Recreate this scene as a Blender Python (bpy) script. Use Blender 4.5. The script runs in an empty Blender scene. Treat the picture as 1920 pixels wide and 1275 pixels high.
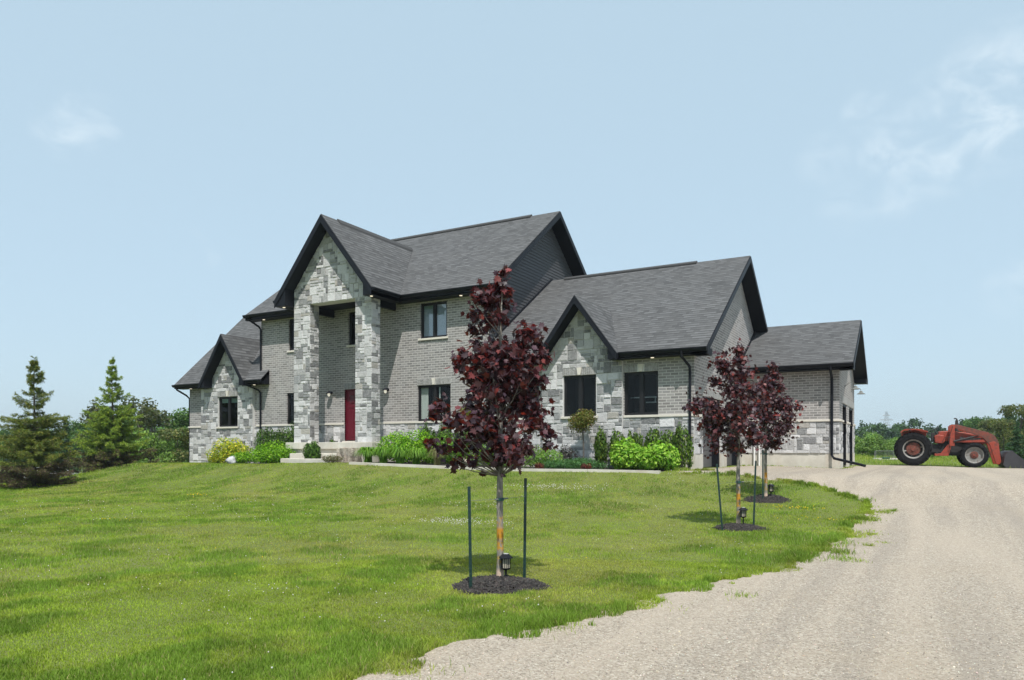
import bpy, math, random
import numpy as np
from mathutils import Vector, geometry
random.seed(7); rng = np.random.default_rng(11)
S = bpy.context.scene
C = S.collection
PI = math.pi
# ------------------------------------------------------------------ camera
A = math.radians(29.33)
FW = (-math.sin(A), math.cos(A)); RT = (math.cos(A), math.sin(A))
CX, CY, CZ = 20.48, -22.91, 1.6
cd = bpy.data.cameras.new('camera'); cam = bpy.data.objects.new('camera', cd); C.objects.link(cam)
cam.location = (CX, CY, CZ); cam.rotation_euler = (PI/2, 0, A)
cd.sensor_width = 36; cd.lens = 36*1371/1920; cd.shift_y = 204.5/1920; cd.clip_start = .1; cd.clip_end = 6000
S.camera = cam
S.view_settings.view_transform = 'Standard'; S.view_settings.look = 'None'
S.view_settings.exposure = 0.25; S.view_settings.gamma = 1
# ------------------------------------------------------------------ sun and sky
SD = Vector((.33, -.48, 1.0)).normalized()          # towards the sun
sun = bpy.data.lights.new('sun', 'SUN'); sun.energy = 4.5; sun.angle = math.radians(.6); sun.color = (1, .965, .915)
so = bpy.data.objects.new('sun', sun); C.objects.link(so); so.rotation_euler = SD.to_track_quat('Z', 'Y').to_euler()
so.location = (30, -40, 60)
W = bpy.data.worlds.new('World'); S.world = W; W.use_nodes = True
nt = W.node_tree; N = nt.nodes; L = nt.links; N.clear()
wo = N.new('ShaderNodeOutputWorld'); bg = N.new('ShaderNodeBackground')
sk = N.new('ShaderNodeTexSky'); sk.sky_type = 'NISHITA'; sk.sun_disc = False
sk.sun_elevation = math.asin(SD.z); sk.sun_rotation = math.atan2(SD.x, SD.y)
sk.altitude = 200; sk.air_density = 1.0; sk.dust_density = 1.2; sk.ozone_density = 1.0
SKY = .115
bg.inputs[1].default_value = SKY
# thin cirrus wisps and the milky summer veil, by direction in the sky
tc = N.new('ShaderNodeTexCoord')
def wm(op, a, b=None, c=None):
    m = N.new('ShaderNodeMath'); m.operation = op
    for i, v in enumerate((a, b, c)):
        if v is None: continue
        if isinstance(v, (int, float)): m.inputs[i].default_value = v
        else: L.new(v, m.inputs[i])
    return m.outputs[0]
def skydir(u, v):
    t = (u-960)/1371; d = Vector((FW[0]+t*RT[0], FW[1]+t*RT[1], (842-v)/1371)); return d.normalized()
mapn = N.new('ShaderNodeMapping'); L.new(tc.outputs['Generated'], mapn.inputs[0]); mapn.inputs['Scale'].default_value = (11, 11, 19)
no = N.new('ShaderNodeTexNoise'); L.new(mapn.outputs[0], no.inputs[0]); no.inputs['Scale'].default_value = 1.6; no.inputs['Detail'].default_value = 7; no.inputs['Roughness'].default_value = .58; no.inputs['Distortion'].default_value = .5
acc = None
for (u, v, r, amp) in ((1770, 250, 90, .9), (1880, 185, 100, 1.0), (1690, 285, 60, .85), (1650, 292, 35, .6), (1625, 212, 36, .6), (1680, 368, 38, .5), (1545, 300, 45, .3), (128, 246, 44, .8), (95, 250, 30, .55), (140, 212, 28, .5), (185, 222, 36, .5), (375, 468, 34, .5), (1915, 535, 55, .35), (1600, 380, 55, .25)):
    dp = N.new('ShaderNodeVectorMath'); dp.operation = 'DOT_PRODUCT'; L.new(tc.outputs['Generated'], dp.inputs[0]); dp.inputs[1].default_value = skydir(u, v)
    w = r/1371/1.25; mr = N.new('ShaderNodeMapRange'); mr.interpolation_type = 'SMOOTHSTEP'
    L.new(dp.outputs['Value'], mr.inputs[0]); mr.inputs[1].default_value = math.cos(w*1.5); mr.inputs[2].default_value = 1.0; mr.inputs[4].default_value = amp
    acc = mr.outputs[0] if acc is None else wm('MAXIMUM', acc, mr.outputs[0])
thr = N.new('ShaderNodeMapRange'); thr.interpolation_type = 'SMOOTHSTEP'; L.new(no.outputs[0], thr.inputs[0]); thr.inputs[1].default_value = .38; thr.inputs[2].default_value = .74
cl = wm('MULTIPLY', wm('MULTIPLY', acc, thr.outputs[0]), .5)
veil = N.new('ShaderNodeMix'); veil.data_type = 'RGBA'; veil.inputs[0].default_value = .74
hs = N.new('ShaderNodeHueSaturation'); hs.inputs['Saturation'].default_value = .9; hs.inputs['Value'].default_value = 1.0
L.new(sk.outputs[0], hs.inputs['Color']); L.new(hs.outputs[0], veil.inputs[6]); veil.inputs[7].default_value = (4.5, 5.98, 6.95, 1)
mx = N.new('ShaderNodeMix'); mx.data_type = 'RGBA'; L.new(cl, mx.inputs[0]); L.new(veil.outputs[2], mx.inputs[6]); mx.inputs[7].default_value = (7.2, 7.9, 8.3, 1)
L.new(mx.outputs[2], bg.inputs[0]); L.new(bg.outputs[0], wo.inputs[0])

# ------------------------------------------------------------------ material helper
class MT:
    def __init__(s, name):
        s.m = bpy.data.materials.new(name); s.m.use_nodes = True; s.n = s.m.node_tree.nodes; s.l = s.m.node_tree.links
        s.b = s.n['Principled BSDF']; s.out = s.n['Material Output']
    def N(s, t, **k):
        x = s.n.new(t)
        for a, v in k.items(): setattr(x, a, v)
        return x
    def set(s, node, key, v):
        if isinstance(v, bpy.types.NodeSocket): s.l.new(v, node.inputs[key])
        else: node.inputs[key].default_value = v
    def math(s, op, a, b=None):
        x = s.N('ShaderNodeMath', operation=op); s.set(x, 0, a)
        if b is not None: s.set(x, 1, b)
        return x.outputs[0]
    def obj(s): return s.N('ShaderNodeTexCoord').outputs['Object']
    def vmap(s, vec, scale=(1, 1, 1), rot=(0, 0, 0), loc=(0, 0, 0)):
        x = s.N('ShaderNodeMapping'); s.l.new(vec, x.inputs[0]); x.inputs['Scale'].default_value = scale; x.inputs['Rotation'].default_value = rot; x.inputs['Location'].default_value = loc; return x.outputs[0]
    def noise(s, vec, scale, detail=4, rough=.55, dist=0):
        x = s.N('ShaderNodeTexNoise'); s.l.new(vec, x.inputs['Vector']); x.inputs['Scale'].default_value = scale; x.inputs['Detail'].default_value = detail; x.inputs['Roughness'].default_value = rough; x.inputs['Distortion'].default_value = dist; return x.outputs[0]
    def ramp(s, f, *stops):
        x = s.N('ShaderNodeValToRGB'); s.l.new(f, x.inputs[0]); e = x.color_ramp.elements
        while len(e) < len(stops): e.new(.5)
        for i, (p, c) in enumerate(stops): e[i].position = p; e[i].color = (*c, 1) if len(c) == 3 else c
        return x.outputs[0]
    def mix(s, f, a, b, blend='MIX'):
        x = s.N('ShaderNodeMix', data_type='RGBA', blend_type=blend); s.set(x, 0, f)
        for i, v in ((6, a), (7, b)):
            s.set(x, i, v if isinstance(v, bpy.types.NodeSocket) else (*v, 1))
        return x.outputs[2]
    def mr(s, f, a, b, c, d):
        x = s.N('ShaderNodeMapRange'); s.set(x, 0, f)
        for i, v in enumerate((a, b, c, d)): x.inputs[i+1].default_value = v
        return x.outputs[0]
    def bump(s, h, strength, dist):
        x = s.N('ShaderNodeBump'); s.l.new(h, x.inputs['Height']); x.inputs['Strength'].default_value = strength; x.inputs['Distance'].default_value = dist; s.l.new(x.outputs[0], s.b.inputs['Normal']); return x
    def col(s, v): s.set(s.b, 'Base Color', v if isinstance(v, bpy.types.NodeSocket) else (*v, 1))
    def rough(s, v): s.set(s.b, 'Roughness', v)
    def attr(s, name='Col'):
        x = s.N('ShaderNodeAttribute'); x.attribute_name = name; return x.outputs['Color']
def plain(name, c, r=.6, metal=0, var=.12, scale=6, bump=0):
    m = MT(name); o = m.obj(); n = m.noise(o, scale, 5)
    m.col(m.mix(n, tuple(x*(1-var) for x in c), tuple(min(1, x*(1+var)) for x in c))); m.rough(r); m.b.inputs['Metallic'].default_value = metal
    if bump: m.bump(m.noise(o, scale*8, 4), bump, .01)
    return m.m
def leafmat(name, rough=.5, transl=.3, tint=(1, 1, 1), spec=.2):
    m = MT(name); a = m.attr(); m.col(a); m.rough(rough); m.b.inputs['Specular IOR Level'].default_value = spec
    t = m.N('ShaderNodeBsdfTranslucent'); m.l.new(m.mix(1.0, a, tint, 'MULTIPLY'), t.inputs[0])
    x = m.N('ShaderNodeMixShader'); x.inputs[0].default_value = transl; m.l.new(m.b.outputs[0], x.inputs[1]); m.l.new(t.outputs[0], x.inputs[2]); m.l.new(x.outputs[0], m.out.inputs[0])
    return m.m
M = {}
# brick: long grey-brown bricks with pale mortar, running bond; coordinates follow the wall
def brickmat():
    m = MT('grey_brick'); o = m.obj(); sp = m.N('ShaderNodeSeparateXYZ'); m.l.new(o, sp.inputs[0])
    cb = m.N('ShaderNodeCombineXYZ'); m.l.new(m.math('ADD', sp.outputs[0], sp.outputs[1]), cb.inputs[0]); m.l.new(sp.outputs[2], cb.inputs[1])
    def bt(c1, c2, bias):
        b = m.N('ShaderNodeTexBrick'); m.l.new(cb.outputs[0], b.inputs['Vector']); b.inputs['Scale'].default_value = 1; b.inputs['Brick Width'].default_value = .26; b.inputs['Row Height'].default_value = .091
        b.inputs['Mortar Size'].default_value = .0115; b.inputs['Mortar Smooth'].default_value = .1; b.inputs['Bias'].default_value = bias
        b.inputs['Color1'].default_value = (*c1, 1); b.inputs['Color2'].default_value = (*c2, 1); b.inputs['Mortar'].default_value = (.44, .42, .385, 1); return b
    b = bt((.14, .136, .137), (.295, .283, .279), -.05)
    n1 = m.noise(o, 1.1, 3); n2 = m.noise(o, 38, 4, .65)
    c = m.mix(m.mr(n2, .3, .7, 0, .22), b.outputs[0], (.42, .39, .37))
    c = m.mix(m.mr(n1, .42, .7, 0, .28), c, (.31, .255, .225))
    c2 = m.mix(b.outputs[1], c, (.46, .44, .415))
    m.col(c2); m.rough(.85)
    h = m.math('ADD', m.math('MULTIPLY', b.outputs[1], -1), m.math('MULTIPLY', n2, .45)); m.bump(h, .7, .009)
    return m.m
M['brick'] = brickmat()
def stonemat():
    m = MT('ashlar_stone'); o = m.obj(); a = m.attr(); n1 = m.noise(o, 13, 6, .7, .4); n2 = m.noise(o, 55, 3)
    c = m.mix(m.mr(n1, .42, .7, .0, .35), a, (.60, .60, .60)); c = m.mix(m.mr(n1, .3, .46, .45, 0), c, (.19, .195, .2)); m.col(m.mix(m.mr(n2, .3, .7, 0, .3), c, (.36, .34, .31)))
    m.rough(.85); m.bump(m.math('ADD', n1, m.math('MULTIPLY', n2, .35)), .85, .032); return m.m
M['stone'] = stonemat()
M['mortar'] = plain('mortar', (.60, .59, .57), .9, bump=.3)
def shinglemat():
    m = MT('asphalt_shingles'); uv = m.N('ShaderNodeUVMap'); uv.uv_map = 'UVMap'; v = uv.outputs[0]
    sp = m.N('ShaderNodeSeparateXYZ'); m.l.new(v, sp.inputs[0])
    b = m.N('ShaderNodeTexBrick'); m.l.new(v, b.inputs['Vector']); b.offset = .37; b.inputs['Scale'].default_value = 1; b.inputs['Brick Width'].default_value = .22; b.inputs['Row Height'].default_value = .165; b.inputs['Mortar Size'].default_value = 0; b.inputs['Bias'].default_value = -.1
    b.inputs['Color1'].default_value = (.018, .019, .021, 1); b.inputs['Color2'].default_value = (.148, .150, .153, 1)
    b2 = m.N('ShaderNodeTexBrick'); m.l.new(m.vmap(v, loc=(.11, 0, 0)), b2.inputs['Vector']); b2.offset = .61; b2.inputs['Scale'].default_value = 1; b2.inputs['Brick Width'].default_value = .33; b2.inputs['Row Height'].default_value = .165; b2.inputs['Mortar Size'].default_value = 0
    b2.inputs['Color1'].default_value = (.04, .041, .043, 1); b2.inputs['Color2'].default_value = (.11, .112, .114, 1)
    c = m.mix(.45, b.outputs[0], b2.outputs[0])
    n = m.noise(v, 1.0, 3); c = m.mix(m.mr(n, .35, .65, 0, .2), c, (.085, .082, .078))
    g = m.noise(v, 160, 2); c = m.mix(m.mr(g, .3, .7, 0, .5), c, (.15, .148, .145))
    fr = m.math('FRACT', m.math('DIVIDE', sp.outputs[1], .165))
    edge = m.mr(fr, .10, .36, 1, 0)
    tab_shadow = m.math('MULTIPLY', edge, m.mr(b.outputs[0], .05, .11, .35, .9))
    c = m.mix(tab_shadow, c, (.018, .018, .02)); m.col(c); m.rough(.93)  # shadow line under each shingle course, painted into the colour
    m.b.inputs['Specular IOR Level'].default_value = .35
    m.bump(m.math('ADD', m.math('MULTIPLY', fr, -1), m.math('MULTIPLY', g, .3)), .6, .012); return m.m
M['shingle'] = shinglemat()
M['black'] = plain('black_metal_trim', (.0085, .0095, .0135), .5, var=.2); M['black'].node_tree.nodes['Principled BSDF'].inputs['Specular IOR Level'].default_value = .18
M['siding'] = plain('dark_vinyl_siding', (.058, .057, .062), .6, var=.12)
M['frame'] = plain('black_window_frame', (.017, .017, .019), .4); M['frame'].node_tree.nodes['Principled BSDF'].inputs['Specular IOR Level'].default_value = .25
M['lime'] = plain('limestone', (.60, .56, .49), .8, var=.12, scale=9, bump=.3)
def concmat():
    m = MT('concrete'); o = m.obj(); n = m.noise(o, 2.2, 6, .6); c = m.ramp(n, (.3, (.44, .41, .35)), (.7, (.60, .57, .50)))
    st = m.noise(m.vmap(o, (1.2, 1.2, .22)), 1.6, 4); c = m.mix(m.mr(st, .52, .68, 0, .4), c, (.46, .36, .26)); m.col(c); m.rough(.85); m.bump(m.noise(o, 60, 3), .25, .006); return m.m
M['conc'] = concmat()
M['door'] = plain('red_door_paint', (.105, .004, .014), .38, var=.08)
M['gdoor'] = plain('grey_garage_door', (.105, .102, .104), .5, var=.06)
M['white'] = plain('white_plastic', (.72, .72, .69), .5)
M['curt'] = plain('curtain_fabric', (.62, .59, .55), .9)
M['blind'] = plain('green_grey_blind', (.30, .38, .34), .8)
M['skyrefl'] = plain('painted_sky_reflection', (.42, .47, .53), .8)  # blue-grey colour that imitates sky reflected in the upper panes
M['dark'] = plain('dark_interior', (.01, .011, .012), .8)
M['wire'] = plain('dull_wire', (.16, .17, .16), .7)
M['galv'] = plain('galvanised_metal', (.42, .43, .44), .35, .7)
def glassmat(name, tint, rough, mixf):
    m = MT(name); g = m.N('ShaderNodeBsdfGlossy'); g.inputs[0].default_value = (.95, .97, 1, 1); g.inputs[1].default_value = rough
    t = m.N('ShaderNodeBsdfTransparent'); t.inputs[0].default_value = (*tint, 1)
    f = m.N('ShaderNodeFresnel'); f.inputs[0].default_value = mixf
    ge = m.N('ShaderNodeNewGeometry'); fk = m.math('MULTIPLY', f.outputs[0], m.math('SUBTRACT', 1.0, ge.outputs['Backfacing'])); x = m.N('ShaderNodeMixShader'); m.l.new(fk, x.inputs[0]); m.l.new(t.outputs[0], x.inputs[1]); m.l.new(g.outputs[0], x.inputs[2]); m.l.new(x.outputs[0], m.out.inputs[0]); return m.m
M['glass'] = glassmat('window_glass', (.82, .86, .86), .02, 1.3)
M['glassup'] = glassmat('sky_lit_glass', (.85, .88, .9), .03, 2.2)
def lampmat(name, c, e):
    m = MT(name); m.col(c); m.b.inputs['Emission Color'].default_value = (*c, 1); m.b.inputs['Emission Strength'].default_value = e; return m.m
M['lit'] = lampmat('lit_lens', (1, .88, .68), .9)
M['bulb'] = lampmat('glass_bulb', (.85, .8, .66), .5)
def barkmat(name, c1, c2, lich=None):
    m = MT(name); o = m.obj(); n = m.noise(m.vmap(o, (18, 18, 5)), 3, 5); c = m.mix(m.mr(n, .3, .7, 0, 1), c1, c2)
    if lich:
        sp = m.N('ShaderNodeSeparateXYZ'); m.l.new(o, sp.inputs[0]); z = sp.outputs[2]
        for (a, b, w, cc) in lich:
            k = m.math('MULTIPLY', m.mr(z, a-.03, a+.02, 0, 1), m.mr(z, b-.02, b+.03, 1, 0)); nn = m.noise(o, 22, 4)
            c = m.mix(m.math('MULTIPLY', k, m.mr(nn, .5-w, .58-w, 0, 1)), c, cc)
    m.col(c); m.rough(.85); m.bump(n, .5, .01); return m.m
M['mbark'] = barkmat('maple_bark', (.13, .115, .10), (.30, .27, .235), [(.40, .50, .12, (.42, .22, .02)), (.53, .66, .2, (.45, .20, .01)), (.70, .80, -.02, (.36, .22, .07)), (.24, .34, .0, (.36, .24, .05)), (-.1, .16, .25, (.50, .37, .28))])
M['bark'] = barkmat('tree_bark', (.06, .05, .042), (.14, .12, .10))
M['maple'] = leafmat('maple_leaf', .5, .22, (2.2, .7, .5), .42)
M['leaf'] = leafmat('green_leaf', .5, .3, (1.3, 1.4, .5))
M['needle'] = leafmat('conifer_needles', .55, .15, (1.2, 1.3, .6))
M['gblade'] = leafmat('grass_blade', .6, .42, (1.15, 1.15, .6))
M['stonechip'] = (lambda m: (m.col(m.attr()), m.rough(.9), m.m)[2])(MT('loose_stone'))
M['stake'] = plain('dark_green_steel', (.007, .03, .026), .45, var=.3, scale=20)
M['tie'] = plain('green_rubber_tie', (.01, .06, .05), .6)
M['bark_chip'] = (lambda m: (m.col(m.attr()), m.rough(.8), m.m)[2])(MT('dark_bark_mulch'))

# ------------------------------------------------------------------ mesh builder
class MB:
    def __init__(s): s.v = []; s.f = []; s.m = []; s.c = []; s.uv = []
    def face(s, pts, mat=0, col=(1, 1, 1), uv=None):
        i = len(s.v); s.v += [tuple(p) for p in pts]; s.f.append(tuple(range(i, i+len(pts)))); s.m.append(mat); s.c.append(col); s.uv.append(uv)
    def box(s, a, b, mat=0, col=(1, 1, 1), fn=None):
        (x0, y0, z0), (x1, y1, z1) = a, b
        p = [(x0, y0, z0), (x1, y0, z0), (x1, y1, z0), (x0, y1, z0), (x0, y0, z1), (x1, y0, z1), (x1, y1, z1), (x0, y1, z1)]
        if fn: p = [fn(*q) for q in p]
        for q in ((0, 3, 2, 1), (4, 5, 6, 7), (0, 1, 5, 4), (1, 2, 6, 5), (2, 3, 7, 6), (3, 0, 4, 7)): s.face([p[i] for i in q], mat, col)
    def prism(s, pts, off, mat=0, col=(1, 1, 1)):      # closed prism: polygon pts swept by vector off
        q = [tuple(a+b for a, b in zip(p, off)) for p in pts]; n = len(pts)
        s.face(pts[::-1], mat, col); s.face(q, mat, col)
        for i in range(n): j = (i+1) % n; s.face([pts[i], pts[j], q[j], q[i]], mat, col)
    def tube(s, path, rad, n=8, mat=0, col=(1, 1, 1), caps=True):
        P = [Vector(p) for p in path]; R = rad if isinstance(rad, (list, tuple)) else [rad]*len(P); rings = []
        up = None
        for i, p in enumerate(P):
            d = (P[min(i+1, len(P)-1)]-P[max(i-1, 0)]).normalized()
            if up is None: up = Vector((0, 0, 1)) if abs(d.z) < .9 else Vector((1, 0, 0))
            a = d.cross(up).normalized(); b = a.cross(d).normalized(); up = b
            rings.append([tuple(p+R[i]*(a*math.cos(t)+b*math.sin(t))) for t in (2*PI*k/n for k in range(n))])
        for r0, r1 in zip(rings, rings[1:]):
            for k in range(n): j = (k+1) % n; s.face([r0[k], r0[j], r1[j], r1[k]], mat, col)
        if caps: s.face(rings[0][::-1], mat, col); s.face(rings[-1], mat, col)
    def lathe(s, prof, origin, axis, n=32, mat=0, col=(1, 1, 1), closed=False):
        o = Vector(origin); ax = Vector(axis).normalized(); t = Vector((0, 0, 1)) if abs(ax.z) < .9 else Vector((1, 0, 0)); a = ax.cross(t).normalized(); b = ax.cross(a).normalized()
        rings = [[tuple(o+ax*h+r*(a*math.cos(q)+b*math.sin(q))) for q in (2*PI*k/n for k in range(n))] for (r, h) in prof]
        for r0, r1 in zip(rings, rings[1:]):
            for k in range(n): j = (k+1) % n; s.face([r0[k], r0[j], r1[j], r1[k]], mat, col)
    def build(s, name, mats, parent=None, loc=(0, 0, 0), smooth=False, bevel=0):
        me = bpy.data.meshes.new(name); l = Vector(loc)
        base = Vector(parent['o']) if parent is not None and 'o' in parent else Vector((0, 0, 0))
        o_ = base+l
        me.from_pydata([(x-o_.x, y-o_.y, z-o_.z) for x, y, z in s.v], [], s.f)
        for m in (mats if isinstance(mats, (list, tuple)) else [mats]): me.materials.append(m)
        me.polygons.foreach_set('material_index', s.m)
        at = me.attributes.new('Col', 'FLOAT_COLOR', 'FACE'); at.data.foreach_set('color', np.array([(*c, 1) for c in s.c], dtype=np.float32).ravel())
        if any(u is not None for u in s.uv):
            ul = me.uv_layers.new(name='UVMap'); k = 0
            for f, u in zip(s.f, s.uv):
                for i in range(len(f)):
                    if u is not None: ul.data[k].uv = u[i]
                    k += 1
        if smooth: me.polygons.foreach_set('use_smooth', [True]*len(s.f))
        ob = bpy.data.objects.new(name, me); C.objects.link(ob); ob.location = l
        if parent is not None: ob.parent = parent
        if smooth:
            w = ob.modifiers.new('weld', 'WELD'); w.merge_threshold = .0005
        if bevel:
            w = ob.modifiers.new('weld', 'WELD'); w.merge_threshold = .0005
            b = ob.modifiers.new('bevel', 'BEVEL'); b.width = bevel; b.segments = 2; b.limit_method = 'ANGLE'; b.angle_limit = .6
        return ob
def tag(o, label=None, cat=None, group=None, kind=None):
    for k, v in (('label', label), ('category', cat), ('group', group), ('kind', kind)):
        if v: o[k] = v
    return o
def empty(name, loc, label, cat, group=None, rot=0):
    e = bpy.data.objects.new(name, None); C.objects.link(e); e.location = loc; e.rotation_euler = (0, 0, rot); e.empty_display_size = .3
    return tag(e, label, cat, group)
def fast(name, V, F, cols, mat, parent=None, smooth=False, loc=(0, 0, 0)):
    """V (n,3), F (m,k), cols (m,3) -> object"""
    V = np.asarray(V, np.float32); F = np.asarray(F, np.int32); m, k = F.shape
    me = bpy.data.meshes.new(name); me.vertices.add(len(V)); me.vertices.foreach_set('co', V.ravel())
    me.loops.add(m*k); me.loops.foreach_set('vertex_index', F.ravel()); me.polygons.add(m); me.polygons.foreach_set('loop_start', np.arange(0, m*k, k, dtype=np.int32)); me.polygons.foreach_set('loop_total', np.full(m, k, np.int32))
    me.update(calc_edges=True); me.materials.append(mat)
    at = me.attributes.new('Col', 'FLOAT_COLOR', 'FACE'); at.data.foreach_set('color', np.c_[np.asarray(cols, np.float32), np.ones(m, np.float32)].ravel())
    o = bpy.data.objects.new(name, me); C.objects.link(o); o.location = loc
    if parent is not None: o.parent = parent
    return o

# ------------------------------------------------------------------ terrain
def sst(a, b, x):
    t = max(0., min(1., (x-a)/(b-a))); return t*t*(3-2*t)
def hgt(x, y):
    p = .97-.11*sst(15.5, 19.5, x)-.07*sst(20, 23, x)+.15*math.exp(-((x-3)/4.5)**2)
    dx = max(0., -10.3-x)*1.9; dy = max(0., -3.1+1.3*sst(13, 17, x)-y); D = math.hypot(dx, dy)
    z = p*math.exp(-max(0, math.sqrt(D*D+.09)-.3)/3.0)
    z -= 1.3*sst(9, 34, -x)
    z -= .45*sst(25, 120, y)
    return z
LAWN = [(18.2, -30), (17.3, -24), (17.0, -20.6), (17.03, -19.04), (17.12, -18.5), (17.21, -17.81), (17.45, -17.13), (17.68, -16.47), (17.9, -15.59), (18.07, -15.03), (18.38, -14.15), (18.77, -12.88), (18.96, -11.9), (19.19, -10.02), (19.34, -7.85), (19.45, -6.0), (19.45, -4.97), (19.17, -4.07), (18.64, -3.31), (17.97, -2.8), (17.44, -2.71), (16.88, -2.6), (16.31, -2.45), (15.74, -2.4), (15.2, -2.6), (14.7, -2.75), (14.35, -2.6), (14.2, -2.2), (14.42, -1.75), (14.9, -1.5), (15.0, -.95), (14.46, -.7)]
def smooth_line(P, step=.06):
    out = []
    for i in range(len(P)-1):
        p0, p1, p2, p3 = (np.array(P[max(0, min(len(P)-1, i+k))]) for k in (-1, 0, 1, 2)); n = max(2, int(np.linalg.norm(p2-p1)/step))
        for t in np.arange(n)/n:
            out.append(.5*((2*p1)+(-p0+p2)*t+(2*p0-5*p1+4*p2-p3)*t*t+(-p0+3*p1-3*p2+p3)*t**3))
    out.append(np.array(P[-1])); return np.array(out)
edge = smooth_line(LAWN)
s_ = np.arange(len(edge))*.06
tn = np.gradient(edge, axis=0); tn /= np.linalg.norm(tn, axis=1)[:, None]+1e-9; nn = np.c_[-tn[:, 1], tn[:, 0]]
wob = sum(a*np.sin(s_*f+p) for a, f, p in ((.045, 1.7, .3), (.03, 3.1, 1.2), (.025, 6.3, 2.1), (.02, 11, .7), (.018, 19, 2.9), (.012, 37, .2)))
wob *= np.clip((len(edge)-np.arange(len(edge)))/40, 0, 1)
edge = edge+nn*wob[:, None]
DR = [tuple(p) for p in edge]+[(14.46, 5.7), (17.92, 5.7), (17.92, 12.6), (17.9, 13.5), (18.6, 14.0), (19.6, 14.3), (21, 14.35), (22.5, 14.3), (25, 14.1), (29, 13.8), (36, 13.2), (60, 11), (60, -34), (18.2, -34)]
BED = [(-6.6, .05), (-6.9, -.9), (-5.8, -1.9), (-3.5, -2.5), (-.6, -2.9), (2.4, -3.1), (4.06, -3.25), (9.94, -3.2), (14.15, -2.95), (14.15, -.8), (9, -.8), (6.4, -.1), (3.3, -.1), (-5, .05)]
def inside(poly, x, y):
    c = False; n = len(poly); j = n-1
    for i in range(n):
        xi, yi = poly[i]; xj, yj = poly[j]
        if (yi > y) != (yj > y) and x < (xj-xi)*(y-yi)/(yj-yi)+xi: c = not c
        j = i
    return c
def np_inside(poly, X, Y):
    c = np.zeros(X.shape, bool); n = len(poly); j = n-1
    for i in range(n):
        xi, yi = poly[i]; xj, yj = poly[j]
        if yi != yj: c ^= ((yi > Y) != (yj > Y)) & (X < (xj-xi)*(Y-yi)/(yj-yi)+xi)
        j = i
    return c
def terrain():
    pts = []; edges = []
    def loop(P):
        i = len(pts); pts.extend(P); edges.extend((i+k, i+(k+1) % len(P)) for k in range(len(P)))
    loop(DR); loop(BED)
    g = [(x, y) for x in np.arange(-30, 45, .5) for y in np.arange(-33, 24, .5)]
    g = [(x+.031, y+.017) for x, y in g]
    g += [(x+.1, y+.1) for x in np.arange(-160, 200, 8) for y in np.arange(-60, 240, 8) if not (-30 <= x < 45 and -33 <= y < 24)]
    g += [(r*math.cos(t), 60+r*math.sin(t)) for r in (300, 600, 1000, 1500) for t in np.arange(0, 2*PI, PI/18)]
    pts.extend(g)
    r = geometry.delaunay_2d_cdt([Vector(p) for p in pts], edges, [], 0, 1e-4)
    vs = [(p.x, p.y, hgt(p.x, p.y)) for p in r[0]]; F = np.array([f for f in r[2] if len(f) == 3]); V = np.array(vs)
    cen = V[F].mean(1); d = np_inside(DR, cen[:, 0], cen[:, 1]); b = np_inside(BED, cen[:, 0], cen[:, 1]) & ~d
    return V, F, d, b
V, F, dmask, bmask = terrain()
def sub(name, mask, mat, kind='structure'):
    f = F[mask]; u, inv = np.unique(f, return_inverse=True)
    vv = V[u]; ff = inv.reshape(f.shape)
    a, b, c = vv[ff[:, 0]], vv[ff[:, 1]], vv[ff[:, 2]]; flip = np.cross(b-a, c-a)[:, 2] < 0; ff[flip] = ff[flip][:, ::-1]
    o = fast(name, vv, ff, np.ones((len(f), 3)), mat); o.data.polygons.foreach_set('use_smooth', [True]*len(f)); return tag(o, kind=kind)
def groundmat():
    m = MT('lawn_soil'); o = m.obj(); n = m.noise(o, .35, 5, .6); n2 = m.noise(o, 5, 5); n3 = m.noise(o, 60, 3)
    c = m.ramp(n, (.32, (.115, .165, .022)), (.5, (.15, .19, .03)), (.68, (.19, .195, .045)))
    c = m.mix(m.mr(n2, .35, .7, 0, .5), c, (.13, .125, .045)); c = m.mix(m.mr(n3, .35, .65, .35, 0), c, (.03, .055, .012)); m.col(c); m.rough(.95); m.bump(n3, .6, .04); return m.m
def gravelmat():
    m = MT('crushed_gravel'); o = m.obj()
    def vor(sc, feat='F1'):
        x = m.N('ShaderNodeTexVoronoi'); x.feature = feat; m.l.new(o, x.inputs['Vector']); x.inputs['Scale'].default_value = sc; return x
    v1 = vor(62); v2 = vor(120); big = m.noise(o, .5, 5, .6)
    tr = m.noise(m.vmap(o, (1.0, .055, 1), (0, 0, .40)), 1.5, 4, .55, .45)
    hs = m.N('ShaderNodeSeparateColor'); m.l.new(v1.outputs['Color'], hs.inputs[0])
    c = m.ramp(hs.outputs[0], (.0, (.11, .092, .07)), (.2, (.24, .195, .145)), (.55, (.385, .325, .255)), (.84, (.46, .40, .325)), (1.0, (.66, .60, .50)))
    h2 = m.N('ShaderNodeSeparateColor'); m.l.new(v2.outputs['Color'], h2.inputs[0]); c2 = m.ramp(h2.outputs[0], (.0, (.18, .15, .115)), (.5, (.375, .32, .25)), (1., (.55, .475, .375)))
    c = m.mix(.35, c, c2)
    c = m.mix(m.mr(tr, .45, .64, 0, .5), c, (.46, .385, .30)); c = m.mix(m.mr(tr, .32, .48, .5, 0), c, (.25, .215, .18)); c = m.mix(m.mr(big, .5, .72, 0, .35), c, (.36, .29, .205))
    fine = m.noise(o, 260, 2); c = m.mix(m.mr(fine, .3, .5, .35, 0), c, (.2, .18, .155)); m.col(c); m.rough(.95)
    m.bump(m.math('ADD', m.math('MULTIPLY', v1.outputs['Distance'], -1.4), m.math('ADD', fine, m.math('MULTIPLY', v2.outputs['Distance'], -.7))), .55, .018); return m.m
M['gravel'] = gravelmat(); M['soil'] = groundmat()
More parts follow.
